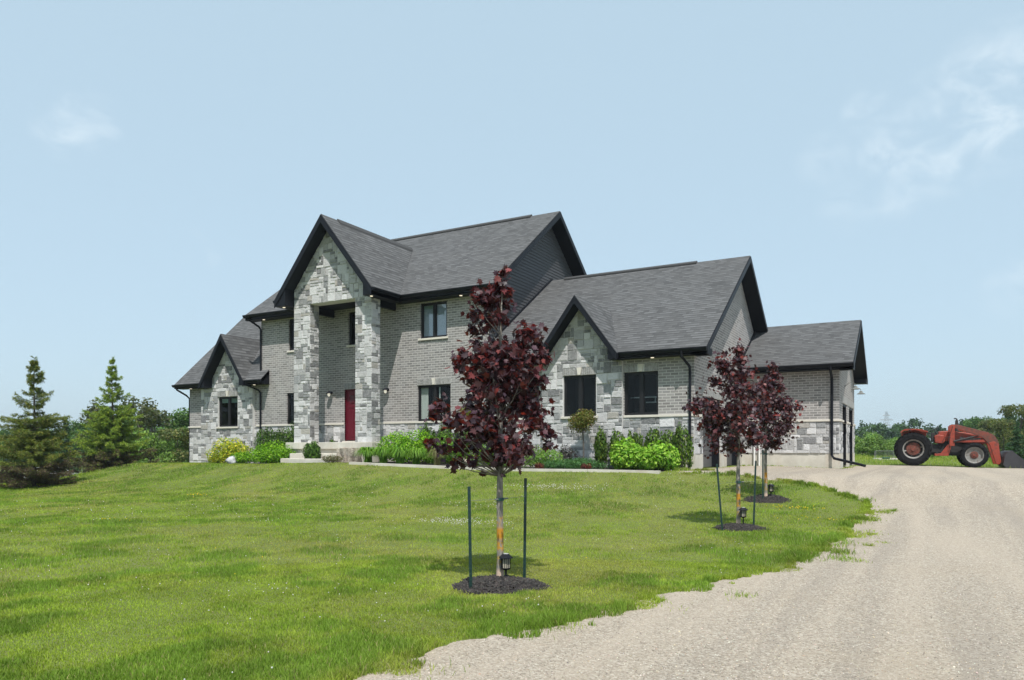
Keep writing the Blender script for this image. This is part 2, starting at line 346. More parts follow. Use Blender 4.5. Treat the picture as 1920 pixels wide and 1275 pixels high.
def bedmat():
    m = MT('bed_mulch'); o = m.obj(); n = m.noise(m.vmap(o, (1, 3, 1)), 26, 5); m.col(m.ramp(n, (.35, (.012, .010, .009)), (.7, (.055, .043, .036)))); m.rough(.9); m.bump(n, .9, .03); return m.m
M['bedm'] = bedmat()
house_fp = (V[F].mean(1)); 
sub('ground', ~dmask & ~bmask, M['soil']); sub('driveway', dmask, M['gravel']); sub('flower_bed', bmask, M['bedm'])

# pale concrete kerb between the bed and the lawn
mb = MB(); K = [(3.0, -3.22), (4.06, -3.32), (6, -3.32), (8, -3.3), (9.94, -3.28), (12, -3.16), (14.1, -3.03)]
for a, b in zip(K, K[1:]):
    za, zb = hgt(*a), hgt(*b); w = .19
    t = Vector((b[0]-a[0], b[1]-a[1], 0)).normalized(); n_ = Vector((t.y, -t.x, 0))*w
    q = [(a[0], a[1], za-.15), (b[0]-t.x*.012, b[1]-t.y*.012, zb-.15), (b[0]-t.x*.012+n_.x, b[1]+n_.y-t.y*.012, zb-.15), (a[0]+n_.x, a[1]+n_.y, za-.15)]
    mb.face([(x, y, z+.19) for x, y, z in q][::-1]); mb.face(q)
    for i in range(4):
        j = (i+1) % 4; mb.face([q[i], q[j], (q[j][0], q[j][1], q[j][2]+.19), (q[i][0], q[i][1], q[i][2]+.19)])
tag(mb.build('kerb', M['conc']), kind='structure')
# ================================================================== THE HOUSE
H = empty('house', (2.5, 3, .97), 'large two storey grey brick and stone house with dark shingled gables', 'house')
H['o'] = (2.5, 3, .97)
def clip(sub, poly):                                   # convex clip in 2D (poly counter-clockwise)
    out = sub
    for i in range(len(poly)):
        a, b = poly[i], poly[(i+1) % len(poly)]; inp = out; out = []
        if not inp: return []
        def side(p): return (b[0]-a[0])*(p[1]-a[1])-(b[1]-a[1])*(p[0]-a[0])
        for k in range(len(inp)):
            p, q = inp[k-1], inp[k]; sp, sq = side(p), side(q)
            if (sp >= 0) != (sq >= 0):
                t = sp/(sp-sq); out.append((p[0]+t*(q[0]-p[0]), p[1]+t*(q[1]-p[1])))
            if sq >= 0: out.append(q)
    return out
def area(p): return abs(sum(p[i-1][0]*p[i][1]-p[i][0]*p[i-1][1] for i in range(len(p))))/2
def PY(y): return lambda u, z, o=0: (u, y-o, z)        # wall facing the front (-Y), u = x
def PX(x): return lambda u, z, o=0: (x+o, u, z)        # wall facing right (+X), u = y
def PXn(x): return lambda u, z, o=0: (x-o, -u, z)      # wall facing left (-X), u = -y
def PYn(y): return lambda u, z, o=0: (-u, y+o, z)      # wall facing the back, u = -x
def lines(lo, hi, brk, unit):
    b = sorted({lo, hi, *[q for q in brk if lo+.02 < q < hi-.02]}); out = []
    for p, q in zip(b, b[1:]):
        n = max(1, round((q-p)/unit)); out += [p+(q-p)*i/n for i in range(n)]
    return out+[hi]
def sheet(mb, P, poly, ops=(), o=0, mat=0, reveal=.12):
    """flat wall sheet with openings and their reveals"""
    us = [p[0] for p in poly]; zs = [p[1] for p in poly]
    U = sorted({min(us), max(us), *[v for q in ops for v in q[:2] if min(us) < v < max(us)]}); Z = sorted({min(zs), max(zs), *[v for q in ops for v in q[2:4] if min(zs) < v < max(zs)]})
    for u0, u1 in zip(U, U[1:]):
        for z0, z1 in zip(Z, Z[1:]):
            cu, cz = (u0+u1)/2, (z0+z1)/2
            if any(q[0] < cu < q[1] and q[2] < cz < q[3] for q in ops): continue
            c = clip([(u0, z0), (u1, z0), (u1, z1), (u0, z1)], poly)
            if len(c) > 2 and area(c) > 1e-5: mb.face([P(u, z, o) for u, z in c], mat)
    for q in ops:
        a, b, c, d = q[:4]; r = -reveal
        for (p1, p2) in (((a, c), (a, d)), ((a, d), (b, d)), ((b, d), (b, c)), ((b, c), (a, c))):
            mb.face([P(*p1, o), P(*p2, o), P(*p2, r), P(*p1, r)], mat)
def stones(mb, P, poly, ops=(), rnd=None, unit=.12, uz=.112, depth=(.012, .034), mat=1):
    """random ashlar: every block a raised bevelled slab with a colour of its own, mortar behind"""
    rnd = rnd or random.Random(3)
    us = [p[0] for p in poly]; zs = [p[1] for p in poly]
    U = lines(min(us), max(us), [v for q in ops for v in q[:2]], unit); Z = lines(min(zs), max(zs), [v for q in ops for v in q[2:4]], uz)
    nu, nz = len(U)-1, len(Z)-1; used = [[any(q[0] < (U[i]+U[i+1])/2 < q[1] and q[2] < (Z[j]+Z[j+1])/2 < q[3] for q in ops) for j in range(nz)] for i in range(nu)]
    g = .0085
    for j in range(nz):
        for i in range(nu):
            if used[i][j]: continue
            w = rnd.choice((1, 2, 2, 2, 3, 3, 4)); h = rnd.choice((1, 1, 1, 2, 2, 2, 3))
            if w == 1: h = min(h, 2)
            if w >= 5: h = min(h, 2)
            while True:
                ok = i+w <= nu and j+h <= nz and all(not used[a][b] for a in range(i, i+w) for b in range(j, j+h))
                if ok: break
                if w > 1 and (h == 1 or rnd.random() < .6): w -= 1
                elif h > 1: h -= 1
                else: break
            for a in range(i, min(nu, i+w)):
                for b in range(j, min(nz, j+h)): used[a][b] = True
            u0, u1, z0, z1 = U[i]+g, U[i+w]-g, Z[j]+g, Z[j+h]-g
            c = clip([(u0, z0), (u1, z0), (u1, z1), (u0, z1)], poly)
            if len(c) < 3 or area(c) < .0008: continue
            r = rnd.random()
            if r < .13: k = rnd.uniform(.08, .13); col = (k*.98, k*.985, k*1.06)
            elif r < .32: k = rnd.uniform(.15, .24); col = (k*.98, k, k*1.03)
            elif r < .38: k = rnd.uniform(.28, .36); col = (k*1.08, k, k*.88)
            else: k = rnd.uniform(.33, .66); col = (k*1.012, k*.995, k*.995)
            d = rnd.uniform(*depth); cu = sum(p[0] for p in c)/len(c); cz = sum(p[1] for p in c)/len(c)
            iu = max(.2, 1-.016/max(.02, (max(p[0] for p in c)-min(p[0] for p in c)))*2); iz = max(.2, 1-.012/max(.02, (max(p[1] for p in c)-min(p[1] for p in c)))*2)
            tl = rnd.uniform(-.05, .05); tv = rnd.uniform(-.07, .05)
            base = [P(u, z, .0) for u, z in c]; mid = [P(u, z, d*.55) for u, z in c]
            top = [P(cu+(u-cu)*iu, cz+(z-cz)*iz, d+tl*(u-cu)+tv*(z-cz)) for u, z in c]; n = len(c)
            mb.face(top, mat, col)
            for a in range(n):
                b = (a+1) % n; mb.face([mid[a], mid[b], top[b], top[a]], mat, col); mb.face([base[a], base[b], mid[b], mid[a]], mat, col)
WM = [M['brick'], M['stone'], M['mortar'], M['conc'], M['siding']]
# ------------------------------------------------------------------ windows
def window(P, u0, u1, z0, z1, kind=2, sill=True, lintel=False, key=False, back=.12, glass='glass', inner=None, label=None, so=.0):
    mb = MB(); f = .055; o0, o1 = -back+.0, -back+.055
    def bx(m, a, b, c, d, p, q): m.box((a, c, p), (b, d, q), fn=lambda x, y, z: P(x, y, z))
    for (a, b, c, d) in ((u0+.002, u1-.002, z0+.002, z0+f), (u0+.002, u1-.002, z1-f, z1-.002), (u0+.002, u0+f, z0+f, z1-f), (u1-f, u1-.002, z0+f, z1-f)): bx(mb, a, b, c, d, o0, o1)
    cells = [(u0+f, u1-f)]
    if kind == 2:
        m_ = (u0+u1)/2; bx(mb, m_-.05, m_+.05, z0+f, z1-f, o0, o1); cells = [(u0+f, m_-.05), (m_+.05, u1-f)]
    for a, b in cells:                                    # sash frames
        s = .032
        for (p, q, c, d) in ((a+.002, b-.002, z0+f+.002, z0+f+s), (a+.002, b-.002, z1-f-s, z1-f-.002), (a+.002, a+s, z0+f+s, z1-f-s), (b-s, b-.002, z0+f+s, z1-f-s)): bx(mb, p, q, c, d, o0-.01, o0+.03)
    w = mb.build('window', M['frame'], H, bevel=.004)
    w['o'] = H['o']
    if label: w['label'] = label
    for a, b in cells:
        g = MB(); bx(g, a+.034, b-.034, z0+f+.034, z1-f-.034, o0-.0, o0+.006); g.build('pane', M[glass], w)
    r = MB(); d_ = -.95
    r.face([P(u0, z0, d_), P(u1, z0, d_), P(u1, z1, d_), P(u0, z1, d_)])
    for (p1, p2) in (((u0, z0), (u0, z1)), ((u0, z1), (u1, z1)), ((u1, z1), (u1, z0)), ((u1, z0), (u0, z0))): r.face([P(*p1, o0-.02), P(*p2, o0-.02), P(*p2, d_), P(*p1, d_)])
    r.build('interior', M['dark'], w)
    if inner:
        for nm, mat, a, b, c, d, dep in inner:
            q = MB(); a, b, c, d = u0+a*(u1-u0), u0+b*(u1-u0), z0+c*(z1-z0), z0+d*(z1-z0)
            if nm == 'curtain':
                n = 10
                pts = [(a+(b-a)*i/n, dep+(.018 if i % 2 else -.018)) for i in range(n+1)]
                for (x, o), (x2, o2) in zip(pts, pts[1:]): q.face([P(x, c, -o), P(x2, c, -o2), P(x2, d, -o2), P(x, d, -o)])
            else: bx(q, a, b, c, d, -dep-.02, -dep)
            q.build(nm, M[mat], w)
    if sill:
        q = MB(); bx(q, u0-.07, u1+.07, z0-.075, z0, -.10, .055+so); q.build('sill', M['lime'], w, bevel=.006)
    if lintel:
        q = MB(); x = u0-.02; n = round((u1-u0+.04)/.0775); bw = (u1-u0+.04)/n; kc = (u0+u1)/2; rr = random.Random(int(u0*100))
        bx(q, u0-.02, u1+.02, z1+.0, z1+.242, -.02, .003+so*0)
        for i in range(n):
            a, b = x+i*bw+.005, x+(i+1)*bw-.005
            if key and abs((a+b)/2-kc) < .09: continue
            k = rr.uniform(.17, .30); q.box((a, z1+.006, .002), (b, z1+.236, .016+so), 1, (k*1.03, k, k*.96), fn=lambda x, y, z: P(x, y, z))
        q.build('lintel', [M['mortar'], M['stone']], w)
        if key:
            q = MB(); q.prism([P(kc-.05, z1+.004, .004), P(kc+.05, z1+.004, .004), P(kc+.088, z1+.246, .004), P(kc-.088, z1+.246, .004)], tuple(np.array(P(0, 0, .045+so))-np.array(P(0, 0, .004)))); q.build('keystone', M['lime'], w, bevel=.006)
    return w
BELT = 2.60                                             # underside of the belt course
def belt(mb, P, u0, u1): mb.box((u0, BELT, -.02), (u1, BELT+.075, .055), 0, fn=lambda a, b, c: P(a, b, c))

# --- main block: front wall plane y=0, x -5.19..6.64, roof ridge y=4.96 z=11.64
P0 = PY(0)
mwin = [(3.54, 4.78, 5.86, 7.22), (3.41, 4.95, 2.675, 4.06), (-3.50, -2.90, 5.86, 7.24), (-3.62, -3.02, 2.675, 4.03), (-.10, .46, 5.86, 7.22)]
door = (-.31, .66, 1.93, 4.06)
mb = MB(); sheet(mb, P0, [(-5.19, BELT), (6.64, BELT), (6.64, 7.56), (-5.19, 7.56)], mwin+[door]); mb.build('brick_wall', M['brick'], H)
mb = MB(); lowp = [(-5.19, .6), (6.64, .6), (6.64, BELT), (-5.19, BELT)]
sheet(mb, P0, lowp, [door], mat=2); stones(mb, P0, [(-5.19, .9), (6.64, .9), (6.64, BELT), (-5.19, BELT)], [door], random.Random(5)); mb.build('stone_wall', WM, H)
mb = MB(); belt(mb, P0, -5.5, door[0]-.02); mb.build('belt_course', M['lime'], H, bevel=.008); mb = MB(); belt(mb, P0, door[1]+.02, 6.64); mb.build('belt_course', M['lime'], H, bevel=.008)
window(P0, *mwin[0], kind=2, glass='glassup', inner=[('blind', 'blind', .05, .5, .84, .98, .15), ('sky_reflection', 'skyrefl', .02, .98, .0, 1, .17)], label='upper floor two sash window reflecting pale sky')  # full-size sheet behind the glass, its colour standing in for reflected sky
window(P0, *mwin[1], kind=2, sill=False, lintel=True, key=True, inner=[('curtain', 'curt', .05, .27, .04, .96, .16), ('sash_bar', 'white', .60, .625, .05, .95, .15)], label='ground floor window with white curtain drawn to its left side')
window(P0, *mwin[2], kind=1); window(P0, *mwin[3], kind=1, sill=False, lintel=False); window(P0, *mwin[4], kind=1, inner=[('curtain', 'curt', .5, .75, .02, .98, .25)])
# left, right and back walls of the main block
mb = MB(); gp = [(0, 4.0), (9.92, 4.0), (9.92, 7.5), (4.96, 11.2), (0, 7.5)]
def siding(mb, P, poly, step=.128, mat=0):
    z = min(p[1] for p in poly); zm = max(p[1] for p in poly); us = [p[0] for p in poly]
    while z < zm:
        c = clip([(min(us), z), (max(us), z), (max(us), z+step), (min(us), z+step)], poly)
        if len(c) > 2:
            mb.face([P(u, q, .026-.022*(q-z)/step) for u, q in c], mat)
            lo = [p for p in c if abs(p[1]-z) < 1e-4]
            if len(lo) == 2:
                a, b = sorted(lo); mb.face([P(a[0], z, .026), P(a[0], z, .002), P(b[0], z, .002), P(b[0], z, .026)], mat)
        z += step
siding(mb, PX(6.64), gp); mb.build('siding_wall', M['siding'], H)
mb = MB(); sheet(mb, PXn(-5.19), [(-9.92, .6), (0, .6), (0, 7.5), (-4.96, 11.2), (-9.92, 7.5)]); mb.build('brick_wall', M['brick'], H); mb = MB(); sheet(mb, PYn(9.92), [(-6.64, .6), (5.19, .6), (5.19, 7.5), (-6.64, 7.5)]); mb.build('brick_wall', M['brick'], H)

# --- roofs
def slab(top, e, t=.2, name='roof', extra=None):
    """sloping roof panel: shingled top face, black rake and eave edges, black underside"""
    mb = MB(); P = [Vector(p) for p in top]; n = (P[1]-P[0]).cross(P[2]-P[0]).normalized()
    if n.z < 0: P = P[::-1]; n = -n
    e = Vector(e).normalized(); sv = n.cross(e).normalized()
    if sv.z < 0: sv = -sv
    uv = [(p.dot(e), p.dot(sv)) for p in P]
    mb.face([tuple(p) for p in P], 0, uv=uv)
    ins = .018; c = sum(P, Vector())/len(P)
    Q = [p-Vector((0, 0, .022)) for p in P]; R_ = [p-Vector((0, 0, t)) for p in P]
    k = len(P)
    for i in range(k):
        j = (i+1) % k; mb.face([P[j], P[i], Q[i], Q[j]], 0, uv=[(0, 0)]*4); mb.face([Q[j], Q[i], R_[i], R_[j]], 1)
    mb.face([tuple(p) for p in R_[::-1]], 1)
    return mb.build(name, [M['shingle'], M['black']], H)
def gutter(a, b, out, name='gutter'):
    """K-style gutter along the eave from a to b (top outer edge of the roof), out = outward horizontal direction"""
    a, b, o = Vector(a), Vector(b), Vector(out)
    prof = [(0, -.03), (.115, -.03), (.115, -.055), (.105, -.075), (.075, -.135), (0, -.15)]
    mb = MB(); mb.prism([tuple(a+o*x+Vector((0, 0, z))) for x, z in prof], tuple(b-a)); return mb.build(name, M['black'], H)
def potlight(x, y, z):
    mb = MB(); mb.lathe([(.0, 0), (.055, 0), (.055, -.012), (.0, -.012)], (x, y, z), (0, 0, 1), 14); o = mb.build('soffit_light', M['lit'], H)
T = Vector
# main roof (9/12)
ev, rz, ry = 7.53, 11.64, 4.96
fx, fh, fy, fr, fe = .50, 2.47, -2.2, 10.56, 7.53
ms = (rz-ev)/(ry+.5)
yr = -.5+(fr-ev)/ms
slab([(7.14, -.5, ev), (7.14, ry, rz), (-5.64, ry, rz), (-5.64, -.5, ev), (fx-fh+.02, -.5, ev), (fx, yr+.02, fr), (fx+fh-.02, -.5, ev)], (1, 0, 0), .24)
slab([(7.14, ry*2+.5, ev), (-5.64, ry*2+.5, ev), (-5.64, ry, rz), (7.14, ry, rz)], (1, 0, 0), .24)
mb = MB(); mb.prism([(-3.2, ry-.16, rz-.09), (-3.2, ry-.16, rz-.04), (-3.2, ry, rz+.07), (-3.2, ry+.16, rz-.04), (-3.2, ry+.16, rz-.09)], (9.0, 0, 0)); mb.build('ridge_vent', M['shingle'], H)
gutter((-5.70, -.5, ev), (-1.95, -.5, ev), (0, -1, 0)); gutter((2.97, -.5, ev), (7.14, -.5, ev), (0, -1, 0))
mb = MB(); mb.box((-5.64, -.5, ev-.25), (-1.0, 0, ev-.21)); mb.build('soffit', M['black'], H); mb = MB(); mb.box((2.6, -.5, ev-.25), (7.1, 0, ev-.21)); mb.build('soffit', M['black'], H); mb = MB(); mb.box((-1.4, -1.7, 7.36), (2.55, -.004, 7.40)); mb.build('soffit', M['black'], H)
mb = MB(); mb.box((-5.64, -.5, ev-.26), (-5.22, -.46, ev-.02)); mb.box((-5.64, -.46, ev-.26), (-5.60, 0, ev-.02)); mb.build('eave_return', M['black'], H)
# front porch gable
slab([(fx-fh, fy, fe), (fx, fy, fr), (fx, yr, fr), (fx-fh, -.5, fe)], (0, 1, 0), .27)
slab([(fx+fh, fy, fe), (fx+fh, -.5, fe), (fx, yr, fr), (fx, fy, fr)], (0, 1, 0), .27)
mb = MB(); mb.prism([(fx-.15, fy+.9, fr-.2), (fx-.13, fy+.9, fr-.1), (fx, fy+.9, fr+.06), (fx+.13, fy+.9, fr-.1), (fx+.15, fy+.9, fr-.2)], (0, yr-fy-.95, 0)); mb.build('ridge_vent', M['shingle'], H)
gutter((fx+fh, fy, fe), (fx+fh, -.62, fe), (1, 0, 0)); gutter((fx-fh, -.62, fe), (fx-fh, fy, fe), (-1, 0, 0))
def porkchop(xo, xi, y0, y1, zt, zb, sl):              # boxed end of a gable eave
    s = 1 if xi > xo else -1
    mb = MB(); mb.prism([(xo, y0, zt-.02), (xi, y0, zt-.02+abs(xi-xo)*sl), (xi, y0, zb), (xo, y0, zb)], (0, y1-y0, 0)); mb.build('eave_return', M['black'], H, bevel=.004)
porkchop(fx-fh, -1.42, fy+.004, -.5, fe-.03, fe-.28, 1.0); porkchop(fx+fh, 2.56, fy+.004, -.5, fe-.03, fe-.28, 1.0)
# rake boards stand proud of the slabs
def rake(a, b, n, w=.2, d=.03):
    a, b, n = T(a), T(b), T(n)
    mb = MB(); mb.prism([tuple(a), tuple(b), tuple(b-T((0, 0, w))), tuple(a-T((0, 0, w)))], tuple(n*d)); mb.build('rake_board', M['black'], H)
for s in (-1, 1): rake((fx+s*fh, fy-.002, fe-.03), (fx, fy-.002, fr-.03), (0, -1, 0), .3)
rake((7.142, -.5, ev-.03), (7.142, ry, rz-.03), (1, 0, 0), .24); rake((7.142, ry*2+.5, ev-.03), (7.142, ry, rz-.03), (1, 0, 0), .24)
# porch gable stone header and its two columns
hp = [(-1.41, 7.30), (2.55, 7.30), (2.55, 7.45), (.50+.0, 10.1), (-1.41, 7.75)]
hp = [(-1.41, 7.30), (2.55, 7.30), (2.55, 7.72), (.5, 10.24), (-1.41, 7.9)]
mb = MB(); Pc = PY(-1.7)
sheet(mb, Pc, hp, mat=2); stones(mb, Pc, hp, rnd=random.Random(21)); mb.face([(-1.41, -1.7, 7.30), (2.55, -1.7, 7.30), (2.55, -1.25, 7.30), (-1.41, -1.25, 7.30)], 2); sheet(mb, PYn(-1.25), [(-2.55, 7.3), (1.41, 7.3), (1.41, 7.6), (-2.55, 7.6)], mat=2); mb.build('gable_wall', WM, H)
for k, (a, b) in enumerate(((-1.41, -.57), (1.78, 2.55))):
    mb = MB(); zt = 7.9 if k == 0 else 7.6
    top = 7.30
    y0, y1 = -1.7, -1.22
    for Pp, u0, u1 in ((PY(y0), a, b), (PX(b), y0, y1), (PXn(a), -y1, -y0), (PYn(y1), -b, -a)):
        sheet(mb, Pp, [(u0, 1.84), (u1, 1.84), (u1, top), (u0, top)], mat=2); stones(mb, Pp, [(u0-.012, 1.85), (u1+.012, 1.85), (u1+.012, top), (u0-.012, top)], rnd=random.Random(31+k*7+int(u0*10)))
    if k == 1: stones(mb, PX(b), [(y0, top), (y1, top), (y1, 7.5), (y0, 7.5)], rnd=random.Random(77)); sheet(mb, PX(b), [(y0, top), (y1, top), (y1, 7.5), (y0, 7.5)], mat=2)
    mb.build('column', WM, H)
for x in (-.93, 2.3):
    mb = MB(); mb.box((x-.07, -1.22, 7.06), (x+.07, 0, 7.345)); mb.build('porch_beam', M['black'], H, bevel=.006)
for q in ((-1.72, -1.95, 7.245), (2.76, -1.95, 7.245), (-4.72, -.28, 7.275), (5.6, -.28, 7.275)): potlight(*q)
# front door
mb = MB(); a, b, c, d = door
for (p, q, r, s) in ((a, a+.05, c, d), (b-.05, b, c, d), (a+.05, b-.05, d-.05, d)): mb.box((p+.002, r, -.12), (q-.002, s-.002, -.05), fn=lambda x, y, z: P0(x, y, z))
dr = mb.build('door', M['door'], H, bevel=.004); dr['label'] = 'dark red front door with a small square pane'; dr['o'] = H['o']
mb = MB(); mb.box((a+.052, c+.03, -.11), (b-.052, d-.052, -.085), fn=lambda x, y, z: P0(x, y, z))
for (p, q, r, s) in ((.12, .42, .16, 1.28), (.46, .78, .16, 1.28), (.12, .78, 1.36, 1.44)): 
    mb.box((a+p, c+r, -.087), (a+q, c+s, -.072), fn=lambda x, y, z: P0(x, y, z))
mb.build('door_leaf', M['door'], dr, bevel=.008)
mb = MB(); mb.box((a+.2, c+1.55, -.09), (a+.7, c+1.93, -.066), fn=lambda x, y, z: P0(x, y, z)); mb.build('window_frame', M['door'], dr, bevel=.01)
mb = MB(); mb.box((a+.235, c+1.585, -.07), (a+.665, c+1.895, -.06), fn=lambda x, y, z: P0(x, y, z)); mb.build('pane', M['glassup'], dr)
mb = MB(); mb.tube([(b-.12, .085, c+.98), (b-.12, .03, c+.98), (b-.2, .03, c+.98)], .012); mb.build('handle', M['black'], dr)
mb = MB(); mb.box((a-.06, c-.05, -.1), (b+.06, c+.0, .09), fn=lambda x, y, z: P0(x, y, z)); mb.build('door_sill', M['lime'], dr, bevel=.006)
q = MB(); n = 14; bw = (b-a+.06)/n
q.box((a-.03, d+.0, -.02), (b+.03, d+.242, .003), 0, fn=lambda x, y, z: P0(x, y, z))
for i in range(n):
    k = random.uniform(.17, .30); q.box((a-.03+i*bw+.005, d+.006, .002), (a-.03+(i+1)*bw-.005, d+.236, .014), 1, (k, k, k), fn=lambda x, y, z: P0(x, y, z))
q.build('lintel', [M['mortar'], M['stone']], dr)
# porch slab and steps
mb = MB(); mb.box((-1.7, -1.9, 1.60), (2.74, -.045, 1.86)); mb.build('porch_slab', M['conc'], H, bevel=.015)
mb = MB(); mb.box((-1.6, -1.82, .7), (2.66, -.05, 1.60)); mb.build('porch_foundation', M['conc'], H)
mb = MB(); mb.box((-1.0, -2.35, .8), (1.55, -1.83, 1.43)); mb.build('step', M['conc'], H, bevel=.02)
mb = MB(); mb.box((-1.0, -2.82, .8), (1.5, -2.37, 1.24)); mb.build('step', M['conc'], H, bevel=.02)
# wall lamps beside the door
def walllamp(x, z):
    mb = MB(); mb.lathe([(.0, 0), (.06, 0), (.06, .02), (.0, .02)], (x, 0, z), (0, -1, 0), 16); mb.tube([(x, -.02, z), (x, -.09, z+.05), (x, -.16, z+.06)], .011)
    mb.lathe([(.015, .075), (.03, .07), (.05, .03), (.135, -.03), (.13, -.035), (.045, .02), (.0, .02)], (x, -.17, z), (0, 0, 1), 20)
    w = mb.build('wall_lamp', M['black'], H); w['o'] = H['o']
    g = MB(); g.lathe([(.0, .0), (.035, -.0), (.055, -.05), (.052, -.11), (.03, -.15), (.0, -.155)], (x, -.17, z), (0, 0, 1), 16); g.build('bulb', M['bulb'], w, smooth=True)
walllamp(-1.02, 3.94); walllamp(1.96, 3.96)

# --- left wing (single storey)
lx0, lx1 = -10.05, -5.19; le = 4.66; lry = 3.7; lsl = .945; lrz = le+lsl*(lry+.5)
lw = (-7.88, -6.58, 2.62, 4.0)
mb = MB(); sheet(mb, P0, [(lx0, BELT), (-9.05, BELT), (-9.05, 4.7), (lx0, 4.7)]); mb.build('brick_wall', M['brick'], H); mb = MB(); sheet(mb, P0, [(-5.62, BELT), (lx1, BELT), (lx1, 5.0), (-5.62, 5.0)]); mb.build('brick_wall', M['brick'], H); mb = MB()
sheet(mb, PXn(lx0), [(-7.4, BELT), (0, BELT), (0, 4.6), (-lry, lrz-.3), (-7.4, 4.6)]); mb.build('brick_wall', M['brick'], H)
mb = MB()
for pp, Pq in (([(lx0, .5), (-9.05, .5), (-9.05, BELT), (lx0, BELT)], P0), ([(-5.62, .5), (lx1, .5), (lx1, BELT), (-5.62, BELT)], P0), ([(-7.4, .5), (0, .5), (0, BELT), (-7.4, BELT)], PXn(lx0))):
    mb = MB(); sheet(mb, Pq, pp, mat=2); stones(mb, Pq, pp, rnd=random.Random(41)); mb.build('stone_wall', WM, H)
mb = MB(); belt(mb, P0, lx0-.05, -9.05); mb.build('belt_course', M['lime'], H, bevel=.008); mb = MB(); belt(mb, PXn(lx0), -7.4, .05); mb.build('belt_course', M['lime'], H, bevel=.008)
Pl = PY(-.12); gx, gh, gr = -7.10, 1.47, 6.80; gsl = (gr-4.62)/gh
gpoly = [(-9.07, .5), (-5.60, .5), (-5.60, 4.5), (gx+gh-.35, 4.72), (gx, gr-.42), (gx-gh+.35, 4.72), (-9.07, 4.5)]
gpoly = [(-9.07, .5), (-5.60, .5), (-5.60, 4.45), (gx, gr-.36), (-8.6, 4.45), (-9.07, 4.45)]
ga = [(-9.07, .5), (-5.60, .5), (-5.60, 4.40), (-9.07, 4.40)]; gb = [(gx-gh-.05, 4.40), (gx+gh+.03, 4.40), (gx, gr-.3)]
mb = MB(); sheet(mb, Pl, ga, [lw], mat=2); stones(mb, Pl, ga, [(lw[0]-.02, lw[1]+.02, lw[2], lw[3]+.245)], rnd=random.Random(53)); sheet(mb, Pl, gb, mat=2); stones(mb, Pl, gb, rnd=random.Random(54))
mb.face([(-9.07, -.12, .5), (-9.07, 0, .5), (-9.07, 0, 4.4), (-9.07, -.12, 4.4)], 2); mb.face([(-5.6, -.12, .5), (-5.6, 0, .5), (-5.6, 0, 4.4), (-5.6, -.12, 4.4)], 2)
mb.build('gable_wall', WM, H)
window(Pl, *lw, kind=2, lintel=True, key=True, so=.02, inner=[('blind', 'blind', .05, .95, .80, .97, .16)], label='window with half raised pale blind in the left stone gable')
gyr = -.5+(gr-le)/lsl
slab([(-5.2, -.035, le+lsl*.465), (-5.2, lry, lrz), (-10.5, lry, lrz), (-10.5, -.5, le), (gx-gh+.02, -.5, le), (gx, gyr+.02, gr), (gx+gh-.02, -.5, le), (-4.66, -.5, le), (-4.66, -.035, le+lsl*.465)], (1, 0, 0), .2)
slab([(-5.2, 7.9, le), (-10.5, 7.9, le), (-10.5, lry, lrz), (-5.2, lry, lrz)], (1, 0, 0), .2)
gyr = -.5+(gr-le)/lsl
for s in (-1, 1):
    slab([(gx+s*gh, -.62, 4.62), (gx, -.62, gr), (gx, gyr, gr), (gx+s*gh, -.5, 4.62)], (0, 1, 0), .2); rake((gx+s*gh, -.622, 4.59), (gx, -.622, gr-.03), (0, -1, 0), .24)
    porkchop(gx+s*(gh+.02), gx+s*(gh-.3), -.615, -.14, 4.58, 4.42, 1.0)
gutter((-10.55, -.5, le), (gx-gh, -.5, le), (0, -1, 0)); gutter((gx+gh, -.5, le), (-4.62, -.5, le), (0, -1, 0))
mb = MB(); mb.box((-10.5, -.5, le-.21), (-9.0, 0, le-.17)); mb.build('soffit', M['black'], H); mb = MB(); mb.box((-5.7, -.5, le-.21), (-4.68, 0, le-.17)); mb.build('soffit', M['black'], H)
mb = MB(); mb.prism([(-4.66, -.5, le-.2), (-4.66, -.036, le-.2), (-4.66, -.036, le+.42), (-4.66, -.5, le-.02)], (-.03, 0, 0)); mb.build('eave_return', M['black'], H)
potlight(-9.6, -.28, le-.215); potlight(-5.3, -.3, le-.215)

# --- right wing: plain wall y=-.75, stone gable y=-.85, side wall x=14.4
wy = -.75; Pw = PY(wy); Pg = PY(wy-.1); wx0, wx1 = 6.64, 14.40; we, wry, wrz = 4.67, 5.15, 8.80; wsl = (wrz-we)/(wry+1.15)
ww = [(7.85, 9.08, 2.675, 4.03), (12.14, 13.27, 2.675, 4.05)]; wg = (10.05, 11.22, 2.675, 4.03)
mb = MB(); sheet(mb, Pw, [(wx0, BELT), (9.24, BELT), (9.24, 4.6), (wx0, 4.6)], ww[:1]); mb.build('brick_wall', M['brick'], H); mb = MB(); sheet(mb, Pw, [(12.10, BELT), (wx1, BELT), (wx1, 4.6), (12.10, 4.6)], [ww[1]]); mb.build('brick_wall', M['brick'], H)
mb = MB()
for (a, b, sd) in ((wx0, 9.24, 3), (12.10, wx1, 4)):
    pp = [(a, 1.42), (b, 1.42), (b, BELT), (a, BELT)]; mb = MB(); sheet(mb, Pw, pp, mat=2); stones(mb, Pw, pp, rnd=random.Random(sd+60)); mb.build('stone_wall', WM, H)
ga = [(9.24, 1.0), (12.12, 1.0), (12.12, 4.42), (9.24, 4.42)]; wgx, wgh, wgr = 10.68, 1.44, 6.58; gb = [(wgx-wgh, 4.42), (wgx+wgh, 4.42), (wgx, wgr-.30)]
mb = MB(); sheet(mb, Pg, ga, [wg], mat=2); stones(mb, Pg, ga, [(wg[0]-.02, wg[1]+.02, wg[2], wg[3]+.245)], rnd=random.Random(71)); sheet(mb, Pg, gb, mat=2); stones(mb, Pg, gb, rnd=random.Random(72))
